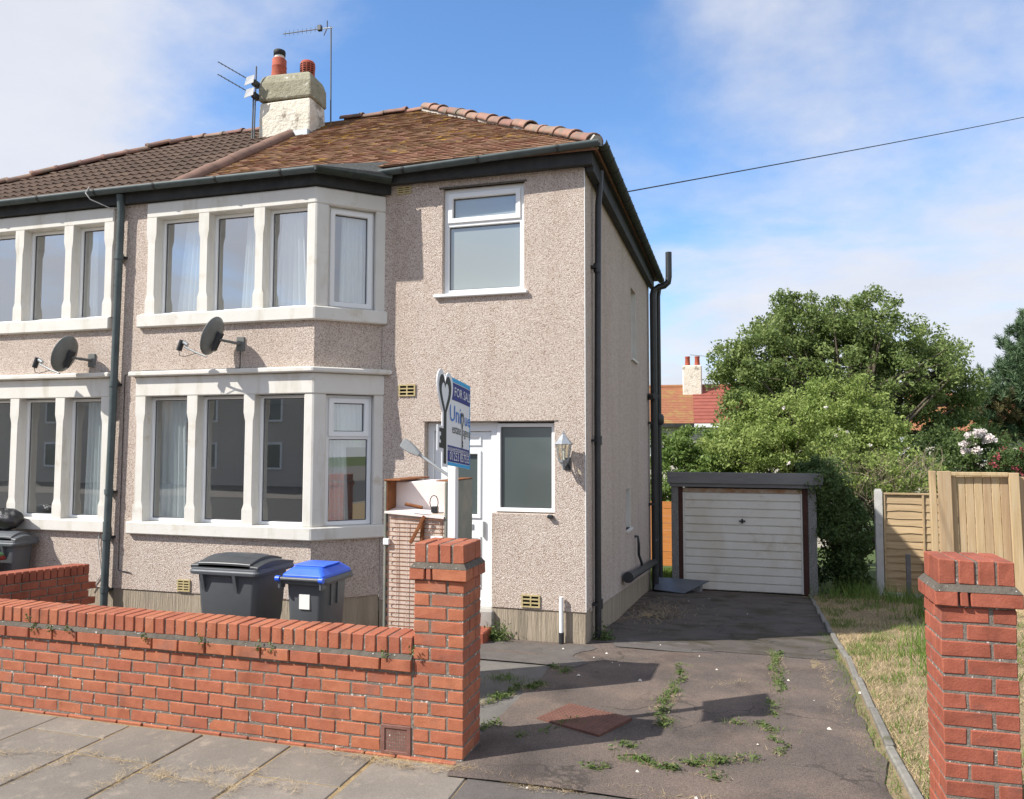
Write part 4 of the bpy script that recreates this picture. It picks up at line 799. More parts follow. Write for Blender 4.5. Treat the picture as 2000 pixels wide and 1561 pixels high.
# ------------------------------------------------------------------ wheelie bins
def bin_(label, cx, y0, zb, w, d, h, lidm, bodym, kind, rz=0.):
    b = thing('wheelie_bin', label, 'bin', (cx, y0 + d / 2, zb), 'wheelie bins by the bay'); hw = w / 2
    def ring(z, a, dd, r=.05, n=4):
        pts = []
        for sx, sy, q0 in ((1, -1, -90), (1, 1, 0), (-1, 1, 90), (-1, -1, 180)):
            for k in range(n + 1): q = R(q0 + 90 * k / n); pts.append((cx + sx * (a - r) + r * math.cos(q), y0 + d / 2 + sy * (dd - r) + r * math.sin(q), zb + z))
        return pts
    mb = MB(); bw, bd = hw - .055, d / 2 - .05
    mb.loft([ring(.06, bw * .80, bd * .78), ring(.10, bw * .82, bd * .8), ring(h * .40, bw * .90, bd * .89), ring(h * .405, bw * .91, bd * .90), ring(h * .86, bw, bd)], True, True, True); body = P(b, 'body', mb, bodym)
    mb = MB(); mb.loft([ring(h * .84, bw + .01, bd + .01), ring(h * .845, hw - .01, d / 2 - .005), ring(h * .875, hw, d / 2), ring(h * .885, hw - .008, d / 2 - .008), ring(h * .905, hw - .01, d / 2 - .01)], True, True, False); P(b, 'rim', mb, bodym, .004)
    for sx in (-1, 1): P(b, 'wheel', MB().tube([(cx + sx * (bw * .8 - .02), y0 + d - .10, zb + .10), (cx + sx * (bw * .8 + .05), y0 + d - .10, zb + .10)], .10, 16), 'fascia')
    if kind == 'big':
        mb = MB(); rr = []
        for t in range(9):
            yq = y0 + .02 + (d - .05) * t / 8; cr = math.sin(math.pi * min(1, (t + .8) / 8.5)); rr.append([(cx + hw * u * (.97 - .04 * cr), yq, zb + h * (.905 + .012 + .085 * cr * (1 - .55 * abs(u) ** 3))) for u in (-1, -.98, -.78, -.74, -.4, 0, .4, .74, .78, .98, 1)])
        n = len(rr[0]); mb.loft([r + [(p[0], p[1], zb + h * .90) for p in r[::-1]] for r in rr], True, True, False); ld_ = P(b, 'lid', mb, lidm, .004)
        mb = MB(); mb.loft([[(cx + hw * u, rr[t][5][1], zb + h * (.905 + .016 + .085 * math.sin(math.pi * min(1, (t + .8) / 8.5)) * (1 - .55 * abs(u) ** 3)) + .012) for u in (-.74, -.4, 0, .4, .74)] + [(cx + hw * u, rr[t][5][1], zb + h * .91) for u in (.74, -.74)] for t in range(0, 8)], True, True, False); P(ld_, 'lid_panel', mb, lidm, .004)
        for sx in (-.62, .30): mb = MB(); mb.add([(cx + hw * sx - .015, y0 + .045, zb + h * .70), (cx + hw * sx + .015, y0 + .045, zb + h * .70), (cx + hw * sx + .015, y0 + .005, zb + h * .85), (cx + hw * sx - .015, y0 + .005, zb + h * .85), (cx + hw * sx + .015, y0 + .08, zb + h * .85), (cx + hw * sx - .015, y0 + .08, zb + h * .85)], [(0, 1, 2, 3), (1, 4, 2), (0, 3, 5), (3, 2, 4, 5), (0, 5, 4, 1)]); P(b, 'rib', mb, bodym)
    else:
        mb = MB(); a, c = hw - .03, d / 2 - .02; mb.loft([ring(h * .90, a, c, .03), ring(h * .93, a, c, .03), ring(h * .985, a - .055, c - .055, .03), ring(h * 1.0, a - .075, c - .08, .03)], True, True, False); ld_ = P(b, 'lid', mb, lidm, .008)
        mb = MB(); mb.box(cx - hw * .66, cx + hw * .66, y0 + .13, y0 + d - .14, zb + h, zb + h + .010); P(ld_, 'lid_panel', mb, lidm, .008)
        P(b, 'handle_bar', MB().tube([(cx - hw + .03, y0 - .02, zb + h * .90), (cx + hw - .03, y0 - .02, zb + h * .90)], .017, 10), 'lid_grey' if 'lid_grey' in M else bodym)
        for sx in (-1, 1):
            P(b, 'hinge', MB().tube([(cx + sx * (hw - .045), y0 - .022, zb + h * .90), (cx + sx * (hw - .005), y0 - .022, zb + h * .90)], .026, 10), lidm)
            mb = MB(); xx = cx + sx * (hw - .035); mb.prism([(xx - .015, y0 - .02), (xx + .015, y0 - .02), (xx + .015, y0 + .06), (xx - .015, y0 + .06)], zb + h * .80, zb + h * .905); P(b, 'handle_bracket', mb, bodym, .008)
        for q in (.35, .55): mb = MB(); mb.box(cx + bw - .02, cx + bw + .008, y0 + d * q, y0 + d * q + .02, zb + h * .62, zb + h * .84); P(b, 'rib', mb, bodym)
        mb = MB(); yl = y0 + d / 2 - bd * .965; mb.box(cx - .045, cx + .06, yl - .008, yl + .01, zb + h * .60, zb + h * .745); P(b, 'label_sticker', mb, 'paper', .003, label='blank white paper label')
    return b
bin_('large charcoal wheelie bin with a domed black lid', -2.915, -1.95, G(-1.6), .735, .62, .965, 'binlid', 'binbody', 'big')
bin_('smaller charcoal wheelie bin with a bright blue lid and white label', -2.165, -1.88, G(-1.5), .475, .56, .905, 'bluelid', 'binbody', 'small')
b3 = bin_('dark red bin with green lid in the neighbour\'s front garden', -6.80, -1.42, G(-1.2), .50, .50, .80, 'greenlid', 'redbin', 'small')
for c in list(b3.children):
    if c.name.startswith('label_sticker') or c.name.startswith('handle_b'): bpy.data.objects.remove(c)
b4 = bin_('grey wheelie bin with a rubbish bag on it in the neighbour\'s garden', -6.76, -.92, G(-.6), .58, .36, 1.0, 'binbody', 'binbody', 'big')
# black bag on the neighbour's bin
mb = MB(); rr = []
for t in range(11):
    q = math.pi * t / 10; z = -.12 * math.cos(q); r = .235 * math.sin(q) ** .6 + .01
    rr.append([(-6.86 + r * (1 + .12 * math.sin(5 * a + t)) * math.cos(a), -.74 + r * .6 * (1 + .1 * math.cos(4 * a + t)) * math.sin(a), 1.16 + z + .012 * math.sin(3 * a)) for a in [2 * math.pi * k / 20 for k in range(20)]])
mb.loft(rr, True, True, True); tag(mb.build('rubbish_bag', 'bag'), 'knotted black rubbish bag lying on a grey bin by the neighbour\'s bay', 'rubbish bag')
# ------------------------------------------------------------------ old fridge with its back to the street
FX0, FX1, FY0, FY1, FZ1 = -1.180, -.650, -2.30, -1.70, 1.765; FZ0 = G(-1.7) - .01
fr = thing('scrap_fridge', 'rusting scrap fridge freezer standing with its coiled back to the street', 'fridge', ((FX0 + FX1) / 2, FY0, FZ0))
SHZ = 1.515
mb = MB(); mb.box(FX0, FX0 + .02, FY0, FY1, FZ0, FZ1); P(fr, 'side_panel', mb, 'fridgeside', .004); mb = MB(); mb.box(FX1 - .02, FX1, FY0, FY1, FZ0, FZ1); P(fr, 'side_panel', mb, 'fridgeside', .004)
mb = MB(); mb.box(FX0 + .022, FX1 - .022, FY0 + .02, FY1, FZ0 + .03, SHZ); P(fr, 'back_panel', mb, 'fridgeback', .006)
mb = MB(); mb.box(FX0 + .022, FX1 - .022, FY0 + .17, FY1, SHZ + .001, FZ1 - .012); P(fr, 'foam_panel', mb, 'foam', .006)
mb = MB(); mb.box(FX0 + .0205, FX0 + .026, FY0 + .005, FY0 + .168, SHZ + .002, FZ1 - .004); P(fr, 'rusty_cheek', mb, 'rust')
mb = MB(); mb.box(FX0 - .004, FX0 + .14, FY0 - .004, FY1, FZ1, FZ1 + .012); mb.box(FX1 - .10, FX1 + .004, FY0 + .02, FY1, FZ1, FZ1 + .009); P(fr, 'rusty_top_edge', mb, 'rust', .003)
mb = MB(); mb.add([(FX0 + .01, FY0 - .012, SHZ + .012), (FX1 - .02, FY0 - .012, SHZ - .02), (FX1 - .02, FY0 + .168, SHZ + .014), (FX0 + .01, FY0 + .168, SHZ + .03), (FX0 + .01, FY0 - .012, SHZ - .003), (FX1 - .02, FY0 - .012, SHZ - .035)], [(0, 1, 2, 3), (4, 5, 1, 0)]); P(fr, 'tray', mb, 'foam')
pth = []; z = SHZ - .045; i = 0
xa, xb = FX0 + .05, FX1 - .05
while z > FZ0 + .1:
    a, b = (xa, xb) if i % 2 == 0 else (xb, xa); sgn = 1 if i % 2 == 0 else -1
    pth += [(a, FY0 - .005, z), (b, FY0 - .005, z)]
    for k in range(1, 4): q = math.pi * k / 4; pth.append((b + sgn * .018 * math.sin(q), FY0 - .005, z - .0165 + .0165 * math.cos(q)))
    z -= .033; i += 1
P(fr, 'condenser_coil', MB().tube(pth, .0030, 6), 'rust')
for u in (.11, .20, .40, .47): mb = MB(); mb.tube([(FX0 + u, FY0 + .006, SHZ - .06), (FX0 + u, FY0 + .006, FZ0 + .1)], .0025, 4); P(fr, 'coil_wire', mb, 'foam')
mb = MB(); mb.tube([(FX0 + .33, FY0 + .004, SHZ - .02), (FX0 + .31, FY0 - .002, .9), (FX0 + .29, FY0 - .002, FZ0 + .08)], .016, 6); P(fr, 'compressor_strap', mb, 'rust')
mb = MB(xf=lambda x, y, z: (FX0 + .30 + x * math.cos(-.5) - z * math.sin(-.5), FY0 - .03 + y, SHZ - .12 + x * math.sin(-.5) + z * math.cos(-.5))); mb.box(-.014, .014, -.005, .005, -.12, .12); P(fr, 'loose_bracket', mb, 'rust', .003)
mb = MB(); mb.tube([(FX0 + .20, FY0 - .04, SHZ + .075), (FX0 + .34, FY0 - .03, SHZ + .05)], .014, 6); P(fr, 'rusty_stub', mb, 'rust')
mb = MB(); mb.box(FX1 - .15, FX1 - .10, FY0 + .04, FY0 + .09, SHZ + .005, SHZ + .055); P(fr, 'relay_box', mb, 'black', .006)
P(fr, 'loose_wire', MB().tube([(FX1 - .13 + .035 * math.cos(a), FY0 + .06, SHZ + .085 + .055 * math.sin(a)) for a in [R(-70 + 32 * k) for k in range(11)]], .004, 5), 'cable')
mb = MB(); mb.box(FX1 - .13, FX1 - .03, FY0 - .01, FY0 + .02, SHZ - .22, SHZ - .17); P(fr, 'plastic_clip', mb, 'upvc', .004); mb = MB(); mb.box(FX0 + .0, FX0 + .05, FY0 - .012, FY0 + .02, SHZ - .25, SHZ - .20); P(fr, 'plastic_clip', mb, 'upvc', .004)
# galvanised arm sticking up behind the sign, its foot on the fridge top
st = thing('galvanised_strut', 'bent grey galvanised arm with a flat end leaning up behind the sale sign', 'metal arm', (-.70, -2.05, FZ1))
a1, a0 = at(815, 885, Y=-2.05), Vector((-.70, -2.05, FZ1 + .015)); P(st, 'arm', MB().tube([tuple(a0), tuple(a0 + (a1 - a0) * .5), tuple(a1)], .013, 8), 'galv')
mb = MB(); e = (a1 - a0).normalized(); sd_ = Vector((0, 1, 0)); nn = e.cross(sd_)
mb.loft([[tuple(a1 + e * t + nn * s1 * w_ + sd_ * s2 * .03) for s1, s2 in ((-1, -1), (1, -1), (1, 1), (-1, 1))] for t, w_ in ((-.03, .014), (.04, .032), (.10, .04), (.155, .038))], True, True, False); P(st, 'flat_end', mb, 'galv', .006)
# ------------------------------------------------------------------ for-sale sign
SX, SY0 = -.325, -3.30; SW, SH, SZ = .465, .575, 1.925
sg = thing('sale_sign', 'estate agent for sale board on a white post behind the brick pillar', 'sign', (SX, -3.05, G(-3.05)))
mb = MB(); mb.box(SX - .028, SX + .028, -3.06, -3.005, G(-3.05) - .05, 2.46); P(sg, 'post', mb, 'white', .004)
def sx_(s, z, o=0.): t = s / SW; return (SX + .034 + .006 * math.sin(math.pi * t) + .006 * t + o, SY0 + s, SZ + z - .045 * t)
def panel(name, m, s0, s1, z0, z1, o, n=10, th=.006):
    mb = MB(); rings = [[sx_(s, z0, o), sx_(s, z0, o + th), sx_(s, z1, o + th), sx_(s, z1, o)] for s in [s0 + (s1 - s0) * k / n for k in range(n + 1)]]; mb.loft(rings, True, True, False); return P(sg, name, mb, m)
board = panel('board', 'sign_w', 0, SW, 0, SH, 0)
def strip(m, s0, s1, a, b): 
    n = 8; mb = MB(); mb.loft([[sx_(s, SH * (1 - b), .0065), sx_(s, SH * (1 - b), .0085), sx_(s, SH * (1 - a), .0085), sx_(s, SH * (1 - a), .0065)] for s in [s0 + (s1 - s0) * k / n for k in range(n + 1)]], True, True, False); P(board, 'printed_band', mb, m)
strip('sign_cyan', .1, SW, 0, .045); strip('sign_navy', .1, SW - .01, .055, .25); strip('sign_navy', 0.005, SW - .01, .775, .955); strip('sign_cyan', 0, SW, .962, 1.0); strip('sign_cyan', SW - .008, SW, .05, .957)
def text(s, size, m, s0, z0, width=None, off=.0095):
    cu_ = bpy.data.curves.new('lettering', 'FONT'); cu_.body = s; cu_.size = size; cu_.resolution_u = 2; to = bpy.data.objects.new('lettering', cu_); COL.objects.link(to)
    dg = bpy.context.evaluated_depsgraph_get(); me = bpy.data.meshes.new_from_object(to.evaluated_get(dg)); bpy.data.objects.remove(to)
    xs = [v.co.x for v in me.vertices]; k = (width / (max(xs) - min(xs))) if width else 1.; x0 = min(xs)
    for v in me.vertices: v.co = sx_(s0 + (v.co.x - x0) * k, z0 + v.co.y, off)
    me.materials.clear(); me.materials.append(M[m]); o = bpy.data.objects.new('lettering', me); link(o); o.parent = board; return o
text('FOR SALE', .085, 'sign_w', .150, SH * .80, .325); text('Uni', .155, 'sign_blue', .075, SH * .505, .19); text('ue', .125, 'sign_blue', .345, SH * .505, .12)
text('estate', .085, 'sign_black', .115, SH * .375, .155); text('agency', .085, 'sign_black', .315, SH * .375, .155)
text('uniqueestateagency.co.uk', .05, 'sign_w', .03, SH * .165, .44); text('01253 857555', .078, 'sign_w', .075, SH * .065, .37)
def heart(k, cx_, cz, w, h, pinch):
    """closed outline; k in 0..1"""
    t = 2 * math.pi * k; x = 16 * math.sin(t) ** 3; y = 13 * math.cos(t) - 5 * math.cos(2 * t) - 2 * math.cos(3 * t) - math.cos(4 * t); return (cx_ + w * x / 16, cz + h * (y / 14.5 if y > 0 else y / 17 * pinch))
def keymark(cx_, cz, w, h, shaft_z, sw, bit, o0, o1, m, white=False, flip=-1):
    n = 40; mb = MB(); out_ = [heart(k / n, cx_, cz, w, h, 1.35) for k in range(n)]; inn = [heart(k / n, cx_, cz - h * .02, w * .58, h * .58, 1.5) for k in range(n)]
    if white:
        pts = out_; mb.add([sx_(*p, o0) for p in pts] + [sx_(*p, o1) for p in pts], [tuple(range(n)), tuple(range(2 * n - 1, n - 1, -1))] + [(i, (i + 1) % n, n + (i + 1) % n, n + i) for i in range(n)])
    else:
        for i in range(n): j = (i + 1) % n; mb.add([sx_(*out_[i], o1), sx_(*out_[j], o1), sx_(*inn[j], o1), sx_(*inn[i], o1)], [(0, 1, 2, 3)])
    zt = cz - h * .95; q = lambda s0, s1, z0, z1: mb.add([sx_(s0, z0, o0), sx_(s1, z0, o0), sx_(s1, z1, o0), sx_(s0, z1, o0), sx_(s0, z0, o1), sx_(s1, z0, o1), sx_(s1, z1, o1), sx_(s0, z1, o1)], [(0, 1, 2, 3), (7, 6, 5, 4), (0, 4, 5, 1), (1, 5, 6, 2), (2, 6, 7, 3), (3, 7, 4, 0)])
    q(cx_ - sw, cx_ + sw, shaft_z, zt + h * .12)
    for a, b, l in bit: q(min(cx_ + flip * sw, cx_ + flip * l), max(cx_ + flip * sw, cx_ + flip * l), a, b)
    return mb
P(sg, 'key_board', keymark(-.012, .46, .125, .165, -.015, .042, [(.08, .24, .115)], .0070, .0128, 'sign_w', True), 'sign_w')
P(sg, 'key_emblem', keymark(-.012, .455, .095, .135, .005, .021, [(.10, .13, .088), (.13, .15, .062), (.15, .175, .078), (.175, .20, .06), (.20, .225, .088)], .0130, .0140, 'sign_black'), 'sign_black')
P(board, 'small_key_mark', keymark(.295, SH * .555, .028, .060, SH * .22, .005, [(SH * .24, SH * .27, .016), (SH * .28, SH * .31, .016)], .0090, .0100, 'sign_black', flip=1), 'sign_black')
# ------------------------------------------------------------------ satellite dishes, lantern
def dish(label, wall_pt, centre, n=(-.93, -.08, .34)):
    d = thing('satellite_dish', label, 'satellite dish', wall_pt, 'satellite dishes on the bay fronts'); c = Vector(centre); n = Vector(n).normalized(); a = n.cross(Vector((0, 0, 1))).normalized(); b = a.cross(n)
    def ring(t, o): return [tuple(c + a * .185 * t * math.cos(q) + b * .22 * t * math.sin(q) + n * (.055 * (t * t - 1) + o)) for q in [2 * math.pi * k / 28 for k in range(28)]]
    mb = MB(); mb.loft([ring(t, 0) for t in (.02, .3, .55, .8, 1.0)] + [ring(t, -.008) for t in (1.0, .8, .55, .3, .02)], True, True, True); P(d, 'reflector', mb, 'dish')
    w = Vector(wall_pt); bk = c - n * .075; mid = w + Vector((0, -.16, 0)); P(d, 'mount_arm', MB().tube([tuple(w + Vector((0, -.01, 0))), tuple(mid), tuple(bk + Vector((.02, 0, -.02))), tuple(bk)], .016, 8), 'dish')
    mb = MB(); mb.box(w.x - .05, w.x + .05, w.y - .02, w.y + .004, w.z - .08, w.z + .08); P(d, 'wall_plate', mb, 'dish', .004)
    mb = MB(); ca = c - n * .07; mb.loft([[tuple(ca + a * s1 * .035 + b * s2 - n * o) for s1, s2, o in ((-1, .07, 0), (1, .07, 0), (1, -.16, .0), (-1, -.16, 0))], [tuple(ca + a * s1 * .03 + b * s2 - n * o) for s1, s2, o in ((-1, .06, .05), (1, .06, .05), (1, -.14, .03), (-1, -.14, .03))]], True, True, False); P(d, 'back_bracket', mb, 'black', .004)
    tip = c + n * .27 - b * .22; lw = c - b * .235; P(d, 'feed_arm', MB().tube([tuple(lw - n * .03), tuple(lw + n * .1), tuple(tip)], .010, 6), 'galv')
    mb = MB(); mb.tube([tuple(tip - n * .03 + b * .03), tuple(tip + n * .035 + b * .045)], .022, 10); P(d, 'feed_horn', mb, 'galv'); mb = MB(); q = tip + n * .05; mb.tube([tuple(q + b * .06), tuple(q - b * .06)], .03, 8); P(d, 'converter', mb, 'black')
    P(d, 'lead', MB().tube([tuple(q - b * .06), tuple(q - b * .11 - n * .03), tuple(q - b * .10 - n * .09), tuple(lw + n * .1)], .004, 5), 'cable'); return d
dish('dark grey satellite dish on the bay above the bins', (-3.80, YB, 3.17), (-3.98, YB - .27, 3.235)); dish('dark grey satellite dish on the neighbour\'s bay left of the drainpipe', (-5.85, YB, 3.045), (-5.99, YB - .27, 3.10))
ln = thing('wall_lantern', 'pewter coach lantern on the pebbledash by the porch window', 'lantern', (-.185, 0, 1.9)); lc = (-.20, -.145)
def hexr(r, z): return [(lc[0] + r * math.cos(R(60 * k + 30)), lc[1] + r * math.sin(R(60 * k + 30)), z) for k in range(6)]
mb = MB(); mb.loft([hexr(.095, 2.055), hexr(.10, 2.06), hexr(.06, 2.105), hexr(.028, 2.15), hexr(.010, 2.165)], True, True, False); P(ln, 'roof_cap', mb, 'lantern'); P(ln, 'finial', MB().lathe((*lc, 2.16), [(.006, 0), (.014, .01), (.004, .02), (.009, .03), (.002, .042)], 8), 'lantern')
mb = MB(); mb.loft([hexr(.052, 1.895), hexr(.078, 2.055)], True, False, False); P(ln, 'glazing', mb, 'lampglass')
for k in range(6): mb = MB(); mb.tube([hexr(.054, 1.893)[k], hexr(.081, 2.056)[k]], .005, 5); P(ln, 'glazing_bar', mb, 'lantern')
mb = MB(); mb.loft([hexr(.022, 1.835), hexr(.03, 1.86), hexr(.05, 1.875), hexr(.056, 1.897)], True, True, False); P(ln, 'base', mb, 'lantern'); P(ln, 'pendant', MB().lathe((*lc, 1.80), [(.006, 0), (.014, .012), (.01, .03), (.018, .038)], 8), 'lantern')
P(ln, 'bulb', MB().lathe((*lc, 1.90), [(.012, 0), (.012, .04), (.022, .07), (.02, .095), (.008, .11)], 10), 'paper')
P(ln, 'bracket', MB().tube([(*lc, 1.85), (lc[0], -.09, 1.80), (lc[0] + .01, -.03, 1.845), (lc[0] + .01, .0, 1.86)], .011, 8), 'black'); mb = MB(); mb.box(lc[0] - .025, lc[0] + .045, -.014, .002, 1.79, 1.92); P(ln, 'back_plate', mb, 'black', .004)
# ------------------------------------------------------------------ television aerials
def yagi(name, label, a, b, n, el, mast, m='aerial', tilt=(0, 0, 1), group='television aerials on the chimney'):
    a, b = Vector(a), Vector(b); t = thing(name, label, 'aerial', mast[0], group); P(t, 'mast', MB().tube(mast, .012, 6), 'rust' if m == 'rust' else 'aerial'); P(t, 'boom', MB().tube([tuple(a), tuple(b)], .008, 5), m); u = Vector(tilt)
    for k in range(n):
        p = a + (b - a) * (k + .5) / (n + 2); P(t, 'director', MB().tube([tuple(p - u * el), tuple(p + u * el)], .0045, 4), m)
    q = a + (b - a) * .9
    return t, q
ty, q = yagi('television_aerial', 'tall aerial with a level boom on a mast behind the chimney', (-5.62, 2.95, 8.86), (-4.82, 2.95, 8.84), 8, .045, [(-4.72, 2.98, 7.0), (-4.73, 2.95, 8.85)])
mb = MB(); mb.tube([(-4.95, 2.95, 8.84), (-4.70, 2.95, 8.83)], .009, 5); P(ty, 'boom_end', mb, 'galv'); mb = MB(); mb.box(-4.97, -4.90, 2.92, 2.98, 8.81, 8.90); P(ty, 'dipole_box', mb, 'black', .006)
for s1 in (-1, 1): P(ty, 'reflector', MB().tube([(-4.80, 2.95, 8.84), (-4.80 + .03 * s1 - .03, 2.95, 8.84 + s1 * .12)], .009, 5), 'black')
for i, (dz, lab) in enumerate(((0, 'upper of two slanting aerials strapped to the side of the chimney'), (-.20, 'lower of two slanting aerials strapped to the side of the chimney'))):
    bx = (-5.70, 2.30, 7.74 + dz); ax2 = (-6.18, 2.05, 8.02 + dz); t, q = yagi('television_aerial', lab, ax2, bx, 8, .05, [(-5.70, 2.33, 6.80), (-5.69, 2.34, 8.02)] if i == 0 else [(-5.735, 2.33, 6.84), (-5.725, 2.33, 7.60)], 'aerial', (.1, .9, .25))
    mb = MB(); c = Vector(bx); mb.box(c.x - .03, c.x + .04, c.y - .03, c.y + .12, c.z - .05, c.z + .04); P(t, 'clamp', mb, 'black', .006); mb = MB(); mb.add([(c.x - .12, c.y - .08, c.z - .07), (c.x + .02, c.y - .05, c.z - .02), (c.x + .04, c.y - .05, c.z + .10), (c.x - .08, c.y - .08, c.z + .06), (c.x - .12, c.y - .07, c.z - .07), (c.x + .02, c.y - .04, c.z - .02), (c.x + .04, c.y - .04, c.z + .10), (c.x - .08, c.y - .07, c.z + .06)], [(0, 1, 2, 3), (7, 6, 5, 4), (0, 4, 5, 1), (1, 5, 6, 2), (2, 6, 7, 3), (3, 7, 4, 0)]); P(t, 'reflector_plate', mb, 'upvc')
# overhead wire
s0 = at(1213, 377, X=.2); e0 = Vector((22, 16, 13.6)); pts = []
d1 = pixdir(2000, 220); k = (14 - CAM.x) / d1.x if abs(d1.x) > .01 else 30
tgt = CAM + d1 * (16 / d1.dot(AX_F)); e0 = s0 + (tgt - s0) * 2.2
for i in range(25): t = i / 24; p = s0.lerp(e0, t); pts.append((p.x, p.y, p.z - .10 * math.sin(math.pi * t)))
tag(MB().tube(pts, .008, 5).build('overhead_wire', 'cable'), 'thin black telephone wire running from the eaves across the sky', 'wire')
#BACK
P(nbr, 'cable', MB().tube([(-5.85, YB - .012, 3.0), (-5.62, YB - .012, 2.9), (-5.60, YB - .012, 2.2), (-5.63, YB - .012, 1.2), (-5.66, YB - .02, .9), (-5.60, YB - .012, .55), (-5.75, YB - .012, .35)], .006, 5), 'wirewhite')
P(house, 'cable', MB().tube([(-3.80, YB - .012, 3.1), (-3.80, YB - .012, 2.9), (-4.2, YB - .012, 2.895), (-5.25, YB - .012, 2.90), (-5.36, YB - .012, 2.85), (-5.37, YB - .012, .6), (-5.2, YB - .012, .58)], .005, 5), 'cable')
P(nbr, 'loose_lead', MB().tube([(-5.78, GY - .05, 5.08), (-5.80, GY - .08, 5.0), (-5.74, GY - .07, 4.92), (-5.62, YB - .05, 4.86), (-5.5, YB - .02, 4.85)], .007, 5), 'wirewhite')
# ------------------------------------------------------------------ garage
YG = 6.5; ga = thing('garage', 'flat-roofed concrete garage with a cream up-and-over door at the end of the drive', 'garage', (1.6, YG, G(YG)))
gz = -.565
mb = MB(); mb.box(.36, .485, YG, YG + .14, gz - .2, 1.345); P(ga, 'post', mb, 'gpost', .008); mb = MB(); mb.box(2.70, 2.84, YG, YG + .14, gz - .2, 1.345); P(ga, 'post', mb, 'gpost', .008)
mb = MB(); mb.box(.487, .56, YG + .01, YG + .1, gz, 1.30); P(ga, 'jamb', mb, 'dwood', .004); mb = MB(); mb.box(2.615, 2.698, YG + .01, YG + .1, gz, 1.30); P(ga, 'jamb', mb, 'dwood', .004)
mb = MB(); mb.box(.30, 2.95, YG - .09, YG - .05, 1.365, 1.565); P(ga, 'fascia_board', mb, 'greywood', .005)
mb = MB(); mb.box(.33, 2.92, YG - .05, YG - .01, 1.30, 1.385); P(ga, 'lower_fascia_board', mb, 'greywood', .004)
mb = MB(); mb.add([(.30, YG - .048, 1.47), (2.95, YG - .048, 1.47), (2.95, YG + 4.9, 1.10), (.30, YG + 4.9, 1.10), (.30, YG - .048, 1.545), (2.95, YG - .048, 1.545), (2.95, YG + 4.9, 1.16), (.30, YG + 4.9, 1.16)], [(0, 3, 2, 1), (4, 5, 6, 7), (0, 1, 5, 4), (1, 2, 6, 5), (2, 3, 7, 6), (3, 0, 4, 7)]); P(ga, 'roof', mb, 'felt')
for x0 in (.36, 2.76): mb = MB(); mb.box(x0, x0 + .08, YG + .14, YG + 4.85, gz - .4, 1.11); P(ga, 'side_wall', mb, 'gpost')
mb = MB(); mb.box(.44, 2.76, YG + 4.75, YG + 4.84, gz - .4, 1.12); P(ga, 'rear_wall', mb, 'gpost')
dx0, dx1, dz0, dz1 = .562, 2.613, gz + .02, 1.275; npan = 12; ph = (dz1 - .075 - dz0) / npan
mb = MB(); mb.box(dx0, dx1, YG + .06, YG + .075, dz0, dz1); gd = P(ga, 'door', mb, 'gdoor')
for k in range(npan):
    z0 = dz0 + k * ph; mb = MB(); a, b = dx0 + .035, dx1 - .035
    mb.add([(a, YG + .062, z0 + .002), (b, YG + .062, z0 + .002), (b, YG + .034, z0 + .016), (a, YG + .034, z0 + .016), (b, YG + .036, z0 + ph - .012), (a, YG + .036, z0 + ph - .012), (b, YG + .062, z0 + ph - .002), (a, YG + .062, z0 + ph - .002)], [(0, 1, 2, 3), (3, 2, 4, 5), (5, 4, 6, 7), (0, 3, 5, 7), (1, 6, 4, 2)]); P(gd, 'door_panel', mb, 'gdoor')
mb = MB(); mb.box(dx0, dx1, YG + .036, YG + .058, dz1 - .073, dz1); P(gd, 'top_rail', mb, 'rustpaint', .004)
for a in (dx0, dx1 - .032): mb = MB(); mb.box(a, a + .032, YG + .036, YG + .058, dz0, dz1 - .075); P(gd, 'stile', mb, 'gdoor', .003)
hx, hz_ = 1.60, .70
mb = MB(); mb.box(hx - .055, hx + .055, YG + .01, YG + .028, hz_ - .014, hz_ + .014); mb.box(hx - .016, hx + .016, YG + .0, YG + .036, hz_ - .04, hz_ + .04); P(gd, 'handle', mb, 'black', .006)
# loose sheet of metal lying by the garage
pl_ = MB(); z = lambda x, y: G(y) + .03
q = [(.10, 5.85), (.62, 5.72), (1.02, 6.42), (.10, 6.42)]; zz2 = [.05, .02, .19, .21]
pl_.add([(x, y, G(y) + h) for (x, y), h in zip(q, zz2)] + [(x, y, G(y) + h + .012) for (x, y), h in zip(q, zz2)], [(3, 2, 1, 0), (4, 5, 6, 7), (0, 1, 5, 4), (1, 2, 6, 5), (2, 3, 7, 6), (3, 0, 4, 7)])
tag(pl_.build('metal_sheet', 'steel'), 'flat blue-grey metal sheet lying on rubble before the garage corner', 'metal sheet')
tag(MB().box(.12, .9, 6.22, 6.42, G(6.3) - .05, G(6.3) + .15).build('rubble_block', 'gpost', None, .03), 'low concrete block under the metal sheet by the garage', 'block')
